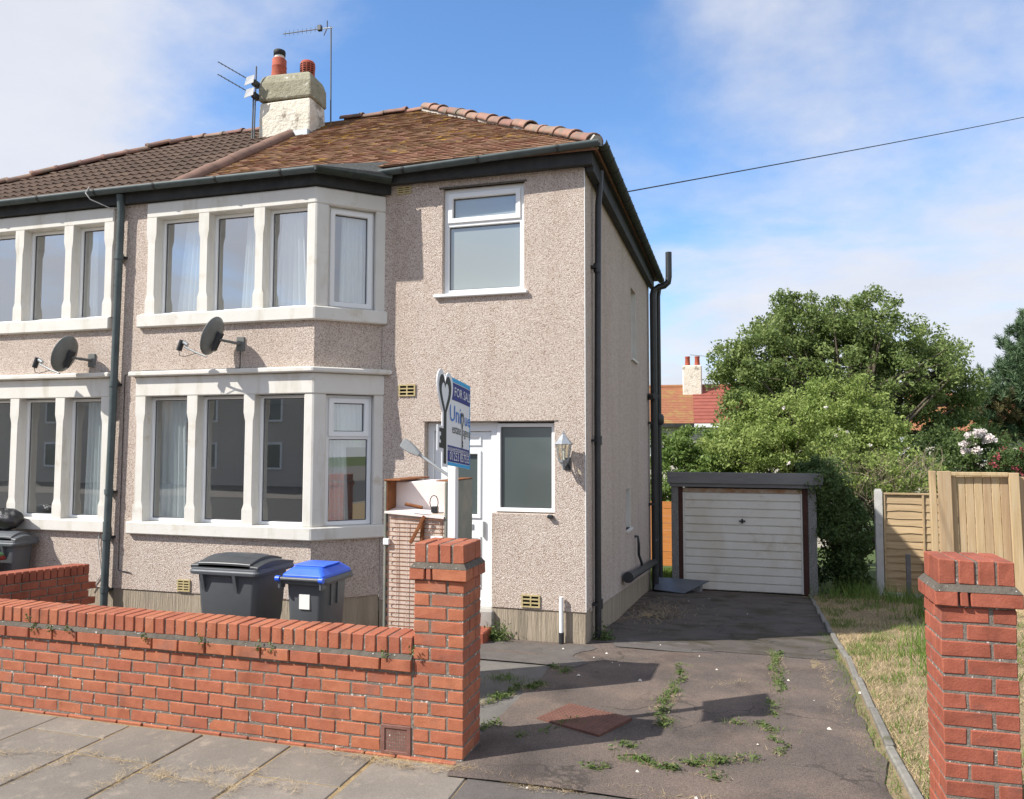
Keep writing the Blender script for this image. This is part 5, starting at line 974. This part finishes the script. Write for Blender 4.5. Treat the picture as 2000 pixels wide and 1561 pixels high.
# manhole cover
mh = thing('manhole_cover', 'rust-brown iron manhole cover set in the drive', 'manhole cover', (.44, -2.43, G(-2.4)))
q = [(.12, -2.52), (.60, -2.74), (.76, -2.30), (.27, -2.10)]
mb = MB(); mb.add([(x, y, G(y) + .0) for x, y in q] + [(x, y, G(y) + .028) for x, y in q], [(3, 2, 1, 0), (4, 5, 6, 7), (0, 1, 5, 4), (1, 2, 6, 5), (2, 3, 7, 6), (3, 0, 4, 7)]); P(mh, 'plate', mb, 'manhole')
mb = MB(); Q = [Vector((*p, 0)) for p in q]
for i in range(15):
    for j in range(13):
        u, v = (i + .5) / 15, (j + .5) / 13; c = (Q[0] * (1 - u) + Q[1] * u) * (1 - v) + (Q[3] * (1 - u) + Q[2] * u) * v; e1 = (Q[1] - Q[0]) / 15 * .34; e2 = (Q[3] - Q[0]) / 13 * .34; z = G(c.y) + .028
        mb.add([(c.x - e1.x - e2.x, c.y - e1.y - e2.y, z), (c.x + e1.x - e2.x, c.y + e1.y - e2.y, z), (c.x + e1.x + e2.x, c.y + e1.y + e2.y, z), (c.x - e1.x + e2.x, c.y - e1.y + e2.y, z), (c.x, c.y, z + .005)], [(0, 1, 4), (1, 2, 4), (2, 3, 4), (3, 0, 4)])
tag(P(mh, 'tread_pattern', mb, 'manhole'), kind='stuff')
# ------------------------------------------------------------------ fence, gate
YF = 6.35
def lap_panel(label, x0, x1, zb, zt, y, m='lap', nb=13):
    f = thing('lap_fence', label, 'fence', ((x0 + x1) / 2, y, zb), 'lap fence panels'); hb = (zt - .04 - zb) / nb
    for k in range(nb):
        z0 = zb + k * hb; mb = MB(); n = 9; lo_ = []; 
        wob = [random.uniform(-.012, .008) for _ in range(n + 1)]
        rings = []
        for i in range(n + 1):
            x = x0 + .03 + (x1 - x0 - .06) * i / n; rings.append([(x, y - .012, z0 + wob[i] - .012), (x, y - .004, z0 + wob[i] - .012), (x, y + .012, z0 + hb + .004), (x, y + .006, z0 + hb + .004)])
        mb.loft(rings, True, True, False); P(f, 'slat', mb, m)
    for xq in ([x0 + .0, x1 - .03] + [x0 + (x1 - x0) * t for t in (.33, .66)]): mb = MB(); mb.box(xq, xq + .032, y - .032, y - .010, zb - .01, zt - .03); P(f, 'batten', mb, m, .003)
    mb = MB(); mb.box(x0, x1, y - .036, y + .02, zt - .03, zt); P(f, 'capping', mb, m, .004); return f
gf = G(YF); lap_panel('weathered lap fence panel between the concrete post and the new gate', 3.87, 5.66, gf + .17, 1.26, YF)
lap_panel('lap fence panel running on behind the right edge of the new gate', 5.80, 7.6, gf + .17, 1.26, YF)
def cpost(label, x, y, zb, zt):
    mb = MB(); prof = [(-.055, -.055), (.055, -.055), (.055, -.02), (.03, -.02), (.03, .02), (.055, .02), (.055, .055), (-.055, .055), (-.055, .02), (-.03, .02), (-.03, -.02), (-.055, -.02)]
    mb.prism([(x + a, y + b) for a, b in prof], zb - .3, zt - .03); mb.prism([(x + a * .8, y + b * .8) for a, b in prof], zt - .031, zt)
    return tag(mb.build('fence_post', 'cpost'), label, 'fence post', 'concrete fence posts')
cpost('grey slotted concrete post at the shrub end of the lap fence', 3.80, YF, gf, 1.32); cpost('concrete post between the two lap fence panels', 5.73, YF, gf, 1.32)
for a, b in ((3.855, 5.675), (5.785, 7.6)): tag(MB().box(a, b, YF - .02, YF + .025, gf - .1, gf + .165).build('gravel_board', 'cpost', None, .006), 'concrete gravel board under the %s lap fence panel' % ('weathered' if a < 5 else 'far'), 'gravel board')
tag(MB().box(4.12, 4.19, 5.92, 5.97, G(5.9) - .1, .30).build('timber_stake', 'greywood', None, .006), 'short grey timber stake in front of the lap fence', 'stake')
# new boarded gate with its posts
YT = 4.9; gt = thing('timber_gate', 'tall new softwood gate of upright boards in a framed surround', 'gate', (4.85, YT, G(YT)))
gb = G(YT) - .05; shx = lambda x, z: x + (1.67 - z) * .018 * (1 if x > 4.9 else .6)
def post(x0, x1, y0, y1, z0, z1, name='gate_post', m='timber'):
    mb = MB(xf=lambda x, y, z: (shx(x, z), y, z)); mb.box(x0, x1, y0, y1, z0, z1); return P(gt, name, mb, m, .006)
post(4.275, 4.36, YT + .0, YT + .09, gb, 1.675); post(4.365, 4.545, YT - .075, YT - .03, gb, 1.675, 'stile'); post(5.29, 5.42, YT - .075, YT - .03, gb, 1.66, 'stile')
post(4.547, 5.288, YT - .07, YT - .028, 1.612, 1.665, 'top_rail')
xb0, bw_ = 4.52, .1125
for k in range(7): post(xb0 + k * bw_ + .003, xb0 + (k + 1) * bw_ - .003, YT + .012 + random.uniform(-.003, .003), YT + .032, gb + .06, 1.64, 'board')
post(4.54, 5.30, YT + .033, YT + .07, .9, 1.0, 'rail'); post(5.43, 5.52, YT, YT + .09, gb, 1.60)
tag(MB().box(5.30, 5.7, YT - .35, YT - .1, G(YT) - .1, G(YT) + .02).build('stone_block', 'concrete', None, .02), 'grey concrete block at the foot of the new gate', 'block')
# orange fence seen between house and garage
of = thing('board_fence', 'orange-brown board fence glimpsed between the house and garage', 'fence', (.2, 11.5, G(11.5)))
for k in range(9): mb = MB(); z0 = G(11.5) + .1 + k * .175; mb.box(-2.2, 2.2, 11.5 + (.006 if k % 2 else 0), 11.525, z0, z0 + .17); P(of, 'board', mb, 'orangefence', .004)
for x in (-1.0, .58, 2.0): mb = MB(); mb.box(x, x + .09, 11.44, 11.5, G(11.5) - .2, G(11.5) + 1.72); P(of, 'fence_post', mb, 'dwood')
# ------------------------------------------------------------------ shrubs and trees
def crown_clumps(ells, n, r, leaves, surf=.55):
    out_ = []; w = np.array([e[1][0] * e[1][1] * e[1][2] for e in ells]) ** .75; w = w / w.sum()
    for _ in range(n):
        e = ells[RNG.choice(len(ells), p=w)]; d = rdir(1)[0]; t = surf + (1 - surf) * RNG.random() ** .8 + (RNG.uniform(.0, .16) if RNG.random() < .14 else 0); c = np.array(e[0]) + d * np.array(e[1]) * t
        rr = RNG.uniform(*r); out_.append((c, rr, int(leaves * RNG.uniform(.6, 1.3))))
    return out_
def trunk_mesh(base, top, r, limbs, m='bark', seg=8):
    mb = MB(); b, t = Vector(base), Vector(top); mid = b.lerp(t, .5) + Vector((random.uniform(-.1, .1), random.uniform(-.1, .1), 0)); mb.tube([tuple(b), tuple(mid), tuple(t)], [r, r * .75, r * .45], seg)
    for c in limbs:
        c = Vector(c); k = random.uniform(.3, .95); s = b.lerp(t, k); mdl = s.lerp(c, .5) + Vector((random.uniform(-.15, .15), random.uniform(-.15, .15), random.uniform(.05, .25))); mb.tube([tuple(s), tuple(mdl), tuple(c)], [r * .4, r * .22, r * .06], 5)
    return mb
def plant(name, label, cat, base, top, r, ells, n, cr, leaves, size, lm, limbs=14, surf=.55, group=None, stem='trunk', twig=None):
    t = thing(name, label, cat, base, group); cl = crown_clumps(ells, n, cr, leaves, surf)
    idx = RNG.choice(len(cl), min(limbs, len(cl)), replace=False); P(t, stem, trunk_mesh(base, top, r, [cl[i][0] for i in idx]), twig or 'bark')
    o = leaf_cloud('crown' if cat == 'tree' else 'foliage', lm, cl, size, aspect=.6); child_of(o, t); return t, cl
BT = (4.5, 15.8)
def bz(px, py, depth): d = pixdir(px, py); return CAM + d * (depth / d.dot(AX_F))
def E(px, py, depth, rx, ry, rz): c = bz(px, py, depth); return (tuple(c), (rx, ry, rz))
bt, _ = plant('broadleaf_tree', 'big rounded broadleaf tree rising behind the garage', 'tree', (*BT, G(BT[1]) - .1), (BT[0] + .2, BT[1], 3.6), .24,
    [E(1640, 740, 23, 2.5, 2.2, 2.25), E(1500, 730, 22.5, 1.6, 1.6, 1.75), E(1775, 740, 23.5, 1.75, 1.7, 1.75), E(1560, 640, 23, 1.35, 1.4, 1.1), E(1690, 640, 23, 1.25, 1.4, 1.15), E(1850, 770, 23.5, 1.05, 1.2, 1.15), E(1445, 740, 22, .85, .9, 1.0), E(1880, 840, 23.5, .8, .9, .85), E(1480, 800, 22, 1.0, 1.0, .9), E(1835, 690, 23.5, .75, .8, .45)], 980, (.17, .42), 130, .098, 'leaf_tree', 130, .40)
sh1, _ = plant('garden_shrub', 'large pale green shrub spilling over the garage roof', 'shrub', (2.4, 12.4, G(12.4) - .1), (2.6, 12.3, 1.6), .09,
    [E(1560, 830, 19, 1.9, 1.2, .85), E(1640, 800, 19, 1.3, 1.1, .85), E(1480, 870, 18.5, 1.4, 1.0, .65), E(1600, 900, 18.5, 1.6, 1.0, .8), E(1700, 850, 18.5, .9, .9, .6)], 400, (.16, .34), 125, .08, 'leaf_shrub', 40)
plant('garden_shrub', 'bushy mid-green shrub showing between house corner and garage', 'shrub', (.4, 13.2, G(13.2) - .1), (.4, 13.0, 1.2), .06,
    [E(1330, 930, 20, .95, .9, 1.0), E(1390, 900, 20, .9, .8, .6), E(1310, 880, 20, .5, .6, .45), E(1440, 900, 20, .7, .7, .6), E(1345, 862, 20.5, .55, .5, .35), E(1415, 858, 20.5, .6, .5, .4), E(1300, 860, 20.5, .4, .4, .3)], 230, (.16, .32), 120, .085, 'leaf_bright', 20)
plant('garden_shrub', 'dark ivy-like shrub filling the gap between garage and concrete post', 'shrub', (3.25, 7.3, G(7.3) - .1), (3.2, 7.4, .9), .06,
    [((3.25, 7.15, .1), (.44, .55, .72)), ((3.15, 7.4, .85), (.55, .7, .6)), ((3.0, 7.0, 1.45), (.45, .6, .38)), ((2.85, 6.55, 1.42), (.26, .22, .26)), ((3.05, 6.6, .9), (.25, .2, .5)), ((3.4, 7.2, -.25), (.36, .45, .35)), ((3.5, 7.6, .5), (.35, .5, .6))], 230, (.12, .26), 130, .06, 'leaf_dark', 30, .45)
tw_, tc_ = plant('garden_shrub', 'half-dead twiggy shrub above the lap fence', 'shrub', (4.3, 8.6, G(8.6) - .1), (4.2, 8.6, .6), .05,
    [((4.1, 8.5, 1.5), (.8, .7, .7)), ((4.8, 8.6, 1.45), (.65, .6, .55)), ((3.5, 8.4, 1.6), (.6, .6, .6)), ((3.3, 8.2, 2.0), (.4, .4, .35))], 120, (.10, .24), 62, .06, 'leaf_shrub', 30)
mb = MB()
for _ in range(330):
    b = Vector((random.uniform(3.1, 5.2), random.uniform(8.0, 8.9), random.uniform(.7, 1.7))); d = Vector((random.uniform(-.6, .6), random.uniform(-.6, .2), random.uniform(.3, 1))).normalized(); p = [b]
    for k in range(3): d = (d + Vector((random.uniform(-.4, .4), random.uniform(-.4, .4), random.uniform(-.3, .3)))).normalized(); p.append(p[-1] + d * random.uniform(.08, .2))
    mb.tube([tuple(x) for x in p], [.007, .005, .004, .002], 3, False)
tag(P(tw_, 'twigs', mb, 'twig'), kind='stuff')
plant('garden_shrub', 'bright green leafy shrub low down behind the fence end', 'shrub', (3.9, 9.4, G(9.4) - .1), (3.9, 9.4, .8), .05,
    [((3.75, 9.2, 1.05), (.6, .5, .5)), ((4.9, 9.3, 1.0), (.9, .5, .55)), ((5.3, 9.6, 1.1), (.6, .5, .5))], 110, (.14, .28), 110, .07, 'leaf_bright', 16)
plant('garden_shrub', 'dark evergreen shrubs massed behind the new gate', 'shrub', (7.4, 15.5, G(15.5) - .1), (7.4, 15.5, 1.0), .08,
    [E(1820, 890, 21, 1.1, .9, .8), E(1900, 905, 20, 1.2, .8, .7), E(1980, 900, 20, 1.0, .8, .7), E(1860, 850, 22, .8, .8, .6)], 190, (.16, .34), 120, .085, 'leaf_dark', 20)
rh, rc = plant('flowering_shrub', 'shrub covered in white blossom below the pine', 'shrub', (*bz(1905, 900, 20.0)[:2], G(13.5) - .1), tuple(bz(1905, 880, 20.0)), .05, [E(1905, 870, 19.6, .42, .35, .36)], 46, (.10, .18), 60, .07, 'leaf_dark', 8)
o = leaf_cloud('blossom', 'petal', [(c + np.array([-.05, -.22, .06]), .10, 70) for c, r_, n_ in rc[:30]], .055, aspect=.9); child_of(o, rh)
sp2 = []
for px, py in ((1640, 838), (1632, 850), (1655, 843), (1540, 905), (1645, 905), (1615, 795), (1530, 797), (1700, 870)): sp2.append((np.array(bz(px, py, 17.35)), .05, 16))
o = leaf_cloud('blossom', 'petal', sp2, .04, aspect=.9); child_of(o, sh1)
rf, rc2 = plant('flowering_shrub', 'dark shrub dotted with red flowers at the far right behind the gate', 'shrub', (*bz(1985, 905, 19)[:2], G(12) - .1), tuple(bz(1980, 905, 19)), .05, [E(1985, 905, 18.6, .6, .4, .4)], 50, (.12, .2), 70, .07, 'leaf_dark', 8)
o = leaf_cloud('blossom', 'petal_red', [(c + np.array([-.05, -.2, .04]), .1, 24) for c, r_, n_ in rc2[:26]], .045, aspect=.9); child_of(o, rf)
# pine at the right edge: whorls of needle tufts on limbs
pb = bz(2045, 900, 27); pine = thing('pine_tree', 'dark green pine with upswept tufts at the right edge', 'tree', (pb.x, pb.y, -2.15)); limbs = []; cl = []; clb = []
for px, py, dep in [(1985, 690, 26.5), (1962, 730, 26.5), (1990, 740, 26), (1970, 770, 26), (2000, 665, 27), (1995, 790, 26), (1938, 782, 26), (1950, 800, 26), (1980, 820, 26.4), (2010, 720, 26), (2030, 680, 27), (2040, 760, 26), (2025, 820, 26), (2060, 700, 27.5), (2080, 780, 27), (2060, 840, 27), (1990, 850, 26.5), (1960, 840, 26.5), (1925, 820, 26.5), (2100, 720, 28), (2020, 640, 27.5), (2060, 610, 27.5), (1940, 860, 26.5)]:
    c = bz(px, py, dep); limbs.append(tuple(c)); (clb if py > 795 and RNG.random() < .55 else cl).append((np.array(c), .55, 0))
P(pine, 'trunk', trunk_mesh((pb.x, pb.y, -2.15), (pb.x, pb.y, 7.4), .22, limbs), 'bark')
def tufts(name, m, cls, per=16, nn=46):
    pts, tips = [], []; C, A, B_, T = [], [], [], []
    for c, r_, _ in cls:
        for k in range(per):
            b = c + RNG.normal(0, r_ * .5, 3) * np.array([1, 1, .75]); ax = np.array([RNG.normal(0, .25) - .15, RNG.normal(0, .25), 1.]); ax /= np.linalg.norm(ax); d = rdir(nn) + ax * .9; d /= np.linalg.norm(d, axis=1)[:, None]; s = RNG.random(nn)[:, None] * .30; c0 = b + ax * s; l = .10; side = np.cross(d, rdir(nn)); side /= np.linalg.norm(side, axis=1)[:, None]
            C.append(c0 + d * l); A.append(d * l); B_.append(side * .016); T.append(np.clip(RNG.normal(.5, .25, nn), 0, 1))
    return quads(name, m, np.concatenate(C), np.concatenate(A), np.concatenate(B_), np.concatenate(T))
child_of(tufts('crown', 'needle', cl, 34, 56), pine); child_of(tufts('brown_needles', 'needle_b', clb, 30, 52), pine)
# ------------------------------------------------------------------ houses behind
def far_house(label, ox, oy, wl, wr, ze, rz_, ry_, roofs, zg, ang=.10):
    """ox: party line; front wall faces the camera; roofs: (left mat, right mat)"""
    t = thing('distant_house', label, 'house', (ox, oy, zg), 'houses behind the gardens'); ca, sa = math.cos(ang), math.sin(ang); xf = lambda x, y, z: (ox + x * ca - y * sa, oy + x * sa + y * ca, z)
    mb = MB(xf); mb.box(-wl, wr, 0, 2 * ry_ - .3, zg - .3, ze); P(t, 'wall', mb, 'wallfar')
    for s0, s1, m in ((-wl - .2, 0, roofs[0]), (0, wr + .2, roofs[1])):
        mb = MB(xf); mb.add([(s0, -.25, ze), (s1, -.25, ze), (s1, ry_ - .15, rz_), (s0, ry_ - .15, rz_), (s0, 2 * ry_, ze), (s1, 2 * ry_, ze)], [(0, 1, 2, 3), (3, 2, 5, 4), (0, 3, 4), (1, 5, 2), (0, 4, 5, 1)]); rf_ = P(t, 'roof', mb, m)
        n = 11 if m == 'redroof' else 22
        for k in range(n):
            f1, f2 = k / n, (k + 1.08) / n; y1, y2 = -.27 + f1 * (ry_ + .1), -.27 + f2 * (ry_ + .1); z1, z2 = ze + f1 * (rz_ - ze), ze + f2 * (rz_ - ze); mb = MB(xf); h = .05 if m == 'redroof' else .025
            mb.add([(s0, y1, z1 + .0), (s1, y1, z1 + .0), (s1, y1, z1 + h), (s0, y1, z1 + h), (s1, y2, z2 + .008), (s0, y2, z2 + .008)], [(0, 1, 2, 3), (3, 2, 4, 5)]); P(rf_, 'tile_course', mb, m)
    mb = MB(xf); mb.tube([(-wl - .2, ry_ - .15, rz_ + .02), (wr + .2, ry_ - .15, rz_ + .02)], .1, 8); P(t, 'ridge', mb, roofs[0])
    mb = MB(xf); mb.box(-wl - .2, 0, -.36, -.26, ze - .14, ze); P(t, 'gutter', mb, 'fascia'); mb = MB(xf); mb.box(.02, wr + .2, -.36, -.26, ze - .17, ze - .01); P(t, 'gutter', mb, 'upvc')
    def win(x0, x1, z0, z1, bars, trans):
        mb = MB(); us = [x0, x0 + .07]
        for b in bars: us += [b - .035, b + .035]
        us += [x1 - .07, x1]; vv = [z0, z0 + .07, trans - .05, trans + .05, z1 - .07, z1]
        sol = lambda u, v: u < x0 + .07 or u > x1 - .07 or v < z0 + .07 or v > z1 - .07 or abs(v - trans) < .05 or any(abs(u - b) < .035 for b in bars)
        cells(mb, us, vv, sol, 0, .09, lambda a, b, c: xf(a, -c, b)); w = P(t, 'window', mb, 'upvc'); mb = MB(xf); mb.box(x0 + .05, x1 - .05, -.04, -.03, z0 + .05, z1 - .05); P(w, 'pane', mb, 'frost')
    win(.35, 2.3, ze - 1.5, ze - .22, (1.35,), ze - .72); win(-2.9, -1.45, ze - 1.4, ze - .25, (-2.2,), ze - .7); win(.35, 2.3, ze - 4.0, ze - 2.6, (1.35,), ze - 3.1)
    ck = P(t, 'chimney', MB(xf).box(-.45, .42, ry_ - 1.0, ry_ - .3, rz_ - .7, rz_ + .95), 'chim', .05)
    for x in (-.22, .22): P(ck, 'chimney_pot', MB(xf).lathe((x, ry_ - .65, rz_ + .93), [(.125, 0), (.105, .38), (.12, .4), (.12, .46)], 12), 'pot')
    return t, xf, ck
hp = bz(1355, 828, 33)
fh, fx_, ck = far_house('distant house with half orange and half red roof and white chimney', hp.x, hp.y, 5.5, 5.5, 2.98, 4.80, 3.4, ('orangeroof', 'redroof'), -2.11, .06)
mb = MB(fx_); mb.tube([(.75, 3.0, 4.6), (.75, 3.0, 6.25)], .012, 5); mb.tube([(.75, 3.0, 6.2), (-.1, 3.0, 6.3)], .01, 4); P(ck, 'aerial', mb, 'cable')
hp2 = bz(2010, 880, 40); far_house('distant house with a brown roof half hidden by the pine', hp2.x + 1, hp2.y + 2, 6, 6, 2.6, 5.1, 3.6, ('orangeroof', 'orangeroof'), -2.11, -.15)
# terrace across the street, seen in the window glass only
for i, (x, lab) in enumerate(((-38., 'gabled house opposite, farthest along the street'), (-29.5, 'gabled house opposite, next but one from the street end'), (-21., 'gabled house across the street reflected in the bay glass'), (-12.5, 'gabled house across the street nearest the brick pillars'))):
    t = thing('opposite_house', lab, 'house', (x, -24, 0), 'houses across the street')
    mb = MB(); mb.box(x - 3.6, x + 3.6, -30, -24, -.2, 4.6); P(t, 'wall', mb, 'wallfar'); mb = MB(); mb.add([(x - 3.8, -23.8, 4.6), (x + 3.8, -23.8, 4.6), (x, -23.8, 7.6), (x - 3.8, -30.2, 4.6), (x + 3.8, -30.2, 4.6), (x, -30.2, 7.6)], [(0, 1, 2), (5, 4, 3), (0, 2, 5, 3), (1, 4, 5, 2), (0, 3, 4, 1)]); P(t, 'roof', mb, 'redroof')
    for a in (-1.9, 1.6):
        for z0 in (.9, 3.1): mb = MB(); mb.box(x + a - .9, x + a + .9, -24.0, -23.94, z0, z0 + 1.25); w = P(t, 'window', mb, 'upvc'); mb = MB(); mb.box(x + a - .8, x + a + .8, -23.94, -23.93, z0 + .1, z0 + 1.15); P(w, 'pane', mb, 'obscure')
# ------------------------------------------------------------------ grass, straw, weeds, litter
def on_verge(n, x0=.03, x1=3.6, y0=-3.5, y1=6.2, pw=1.5):
    y = RNG.uniform(y0, y1, n); x = np.array([kx(b) for b in y]) + x0 + (x1 - x0) * RNG.random(n) ** pw; return np.array([(a, b, verge_z(a, b) - .004) for a, b in zip(x, y)])
pts = on_verge(62000); o = blades('dry_grass', 'straw', pts, .06, .005, .995, None, .72); tag(o, 'flattened dry straw-coloured grass over the verge', 'grass', kind='stuff')
cs = on_verge(300, .05, 3.0, -3.4, 6.0); pts = []
for c in cs:
    k = int(RNG.integers(15, 70)); q = RNG.normal(0, .07, (k, 2)); pts += [(c[0] + a, c[1] + b, verge_z(c[0] + a, c[1] + b) - .005) for a, b in q if c[0] + a > kx(c[1] + b) + .03]
o = blades('green_grass', 'grass', pts, .075, .007, .8); tag(o, 'scattered green grass tufts on the dry verge', 'grass', kind='stuff')
pts = []
for c in [(3.35, -.3), (3.45, .5), (3.6, 1.1), (3.75, 1.7), (3.9, 3.4), (3.6, 4.8), (3.1, 5.9), (4.1, 5.3), (3.5, 6.0)]:
    for a, b in RNG.normal(0, .2, (190, 2)): pts.append((c[0] + a, c[1] + b, verge_z(c[0] + a, c[1] + b) - .01))
o = blades('tall_grass', 'grass', pts, .30, .011, .75); tag(o, 'clump of tall green and yellow grass beside the right brick pillar', 'grass', kind='stuff')
pts = [(a, b, G(b) - .03) for a, b in zip(RNG.uniform(-2, 1.2, 5000), RNG.uniform(8.5, 11.4, 5000))]; o = blades('back_lawn', 'grass', pts, .16, .014, .6); tag(o, 'rough green lawn glimpsed between house and garage', 'grass', kind='stuff')
# weeds in the cracks of the drive
def line(p, q, n, w=.035):
    k = max(2, n // 9); wg = RNG.uniform(0, 6); pq = np.asarray(q) - np.asarray(p); nv_ = np.array([-pq[1], pq[0]]); nv_ = nv_ / (np.linalg.norm(nv_) + 1e-6); c = RNG.random(k); t = np.clip(c[RNG.integers(0, k, n)] + RNG.normal(0, .035, n), -.03, 1.03)[:, None]; return np.asarray(p) * (1 - t) + np.asarray(q) * t + RNG.normal(0, w, (n, 2)) * RNG.uniform(.3, 1.5, (n, 1)) + nv_ * (.035 * np.sin(t * 7 + wg) + .02 * np.sin(t * 17 + wg))
def gp(px, py):
    d = AX_R * (px - 1000) - AX_U * (py - 780.5) + AX_F * FPX; t = 0.
    for k in range(4000):
        t += .0000025 * (1 + k * .001) * 400; p = CAM + d * t / 1000
        if p.z < G(p.y) + .014: return (p.x, p.y)
cracks = [((1335, 1300), (1315, 1350), 60), ((1315, 1350), (1290, 1395), 60), ((1515, 1275), (1520, 1340), 110), ((1520, 1340), (1510, 1400), 50), ((1215, 1480), (1320, 1503), 70), ((1335, 1490), (1410, 1488), 55), ((1140, 1500), (1190, 1505), 25), ((1415, 1410), (1500, 1420), 22), ((1510, 1420), (1525, 1480), 26), ((1375, 1518), (1405, 1516), 12), ((940, 1380), (1010, 1345), 70), ((1010, 1345), (1065, 1338), 60), ((1080, 1300), (1110, 1315), 34), ((935, 1425), (975, 1415), 30), ((1430, 1485), (1480, 1480), 14), ((1205, 1470), (1225, 1452), 16), ((1130, 1410), (1010, 1440), 24), ((1290, 1395), (1300, 1420), 30)]
C, T = [], []
for a, b, n in cracks:
    q = line(gp(*a), gp(*b), n * 3, .02)
    for x, y in q: C.append((x, y, G(y) + .016 + abs(RNG.normal(0, .014))))
C = np.array(C); n = len(C); A = rdir(n) * np.array([1, 1, .45]); B_ = rdir(n) * np.array([1, 1, .45]); o = quads('drive_weeds', 'weed', C, A * .021, B_ * .012, RNG.random(n)); tag(o, 'low green weeds growing along cracks in the drive', 'weeds', kind='stuff')
pts = []
for a, b, n in cracks:
    for x, y in line(gp(*a), gp(*b), n * 2, .03): pts.append((x, y, G(y) + .012))
for y_ in RNG.uniform(-3.4, 2.2, 1100): pts.append((kx(y_) - .05 - abs(RNG.normal(0, .06)), y_, G(y_) + .008))
g0 = gp(985, 1325)
for a, b in RNG.normal(0, .065, (260, 2)): pts.append((g0[0] + a * 1.3, g0[1] + b, G(g0[1]) + .01))
o = blades('drive_grass', 'grass', pts, .042, .005, .92); tag(o, 'grass tufts sprouting from cracks in the drive', 'grass', kind='stuff')
pts = []
for a, b, n in cracks + [((960, 1520), (1240, 1555), 90), ((1000, 1530), (1400, 1561), 90), ((600, 1470), (900, 1500), 120), ((480, 1500), (300, 1508), 60), ((280, 1505), (440, 1540), 90), ((480, 1520), (600, 1540), 50), ((0, 1462), (280, 1486), 90), ((150, 1556), (300, 1490), 60), ((0, 1530), (150, 1470), 70), ((420, 1556), (510, 1500), 60), ((1190, 1210), (1330, 1195), 160), ((1450, 1330), (1400, 1340), 60), ((1590, 1290), (1700, 1500), 200), ((1545, 1260), (1650, 1262), 50), ((700, 1490), (930, 1503), 120)]:
    g1, g2_ = gp(*a), gp(*b)
    if g1 and g2_:
        for x, y in line(g1, g2_, n * 3, .03): pts.append((x, y, G(y) + .012))
o = blades('straw_litter', 'straw', pts, .055, .003, .998, None, .93); tag(o, 'dry straw and grass litter caught in paving joints and cracks', 'straw', kind='stuff')
mb = MB()
for px, py in [(1160, 1285), (1185, 1277), (1196, 1295), (1366, 1283), (1540, 1330), (1245, 1508), (1100, 1268), (1210, 1300), (1290, 1262), (1460, 1200), (1345, 1175), (1385, 1170), (1680, 1355), (1130, 1320), (1400, 1310), (1480, 1455), (1030, 1540), (1360, 1560), (1250, 1330), (1590, 1370), (1620, 1425)]:
    g = gp(px, py); s = random.uniform(.006, .016)
    if g: mb.add([(g[0] + a * s, g[1] + b * s, G(g[1]) + .016 + c * s) for a, b, c in ((-1, -1, 0), (1, -.8, 0), (.9, 1, 0), (-1, .8, 0), (0, 0, 1))], [(0, 1, 4), (1, 2, 4), (2, 3, 4), (3, 0, 4), (3, 2, 1, 0)])
tag(mb.build('drive_litter', 'debris'), 'pale stone chips and scraps scattered over the drive', 'litter', kind='stuff')
# ivy sprigs in the coping, moss by the step
C = []
for x, z in ((-3.42, .79), (-3.36, .745), (-3.22, .745), (-3.06, .75), (-1.95, .745), (-1.52, .74), (-1.42, .73), (-2.4, .74), (-.62, .76), (-.43, .79)):
    for _ in range(14): C.append((x + random.gauss(0, .012), YW - .03 - random.random() * .015, z + random.gauss(0, .02)))
C = np.array(C); n = len(C); tag(quads('wall_sprigs', 'weed', C, rdir(n) * .013, rdir(n) * .009, RNG.random(n)), 'tiny green sprigs rooted in the garden wall mortar', 'weeds', kind='stuff')
C = []
for _ in range(500): a, b = random.gauss(-.93, .07), random.gauss(-.10, .05); C.append((a, b, G(b) + .02 + abs(random.gauss(0, .07))))
for _ in range(260): a, b = random.gauss(.10, .05), random.gauss(.42, .07); C.append((a, b, G(b) + .02 + abs(random.gauss(0, .05))))
C = np.array(C); n = len(C); tag(quads('step_weeds', 'weed', C, rdir(n) * .02, rdir(n) * .012, RNG.random(n)), 'dark green weeds at the foot of the doorstep and downpipe', 'weeds', kind='stuff')
pts = [(random.gauss(.45, .25), random.gauss(3.2, .6), 0) for _ in range(900)]; pts = [(a, b, G(b) + .012) for a, b, _ in pts]
tag(blades('side_rubbish', 'straw', pts, .09, .005, .99, None, .8), 'dead grass cuttings heaped along the side wall', 'straw', kind='stuff')
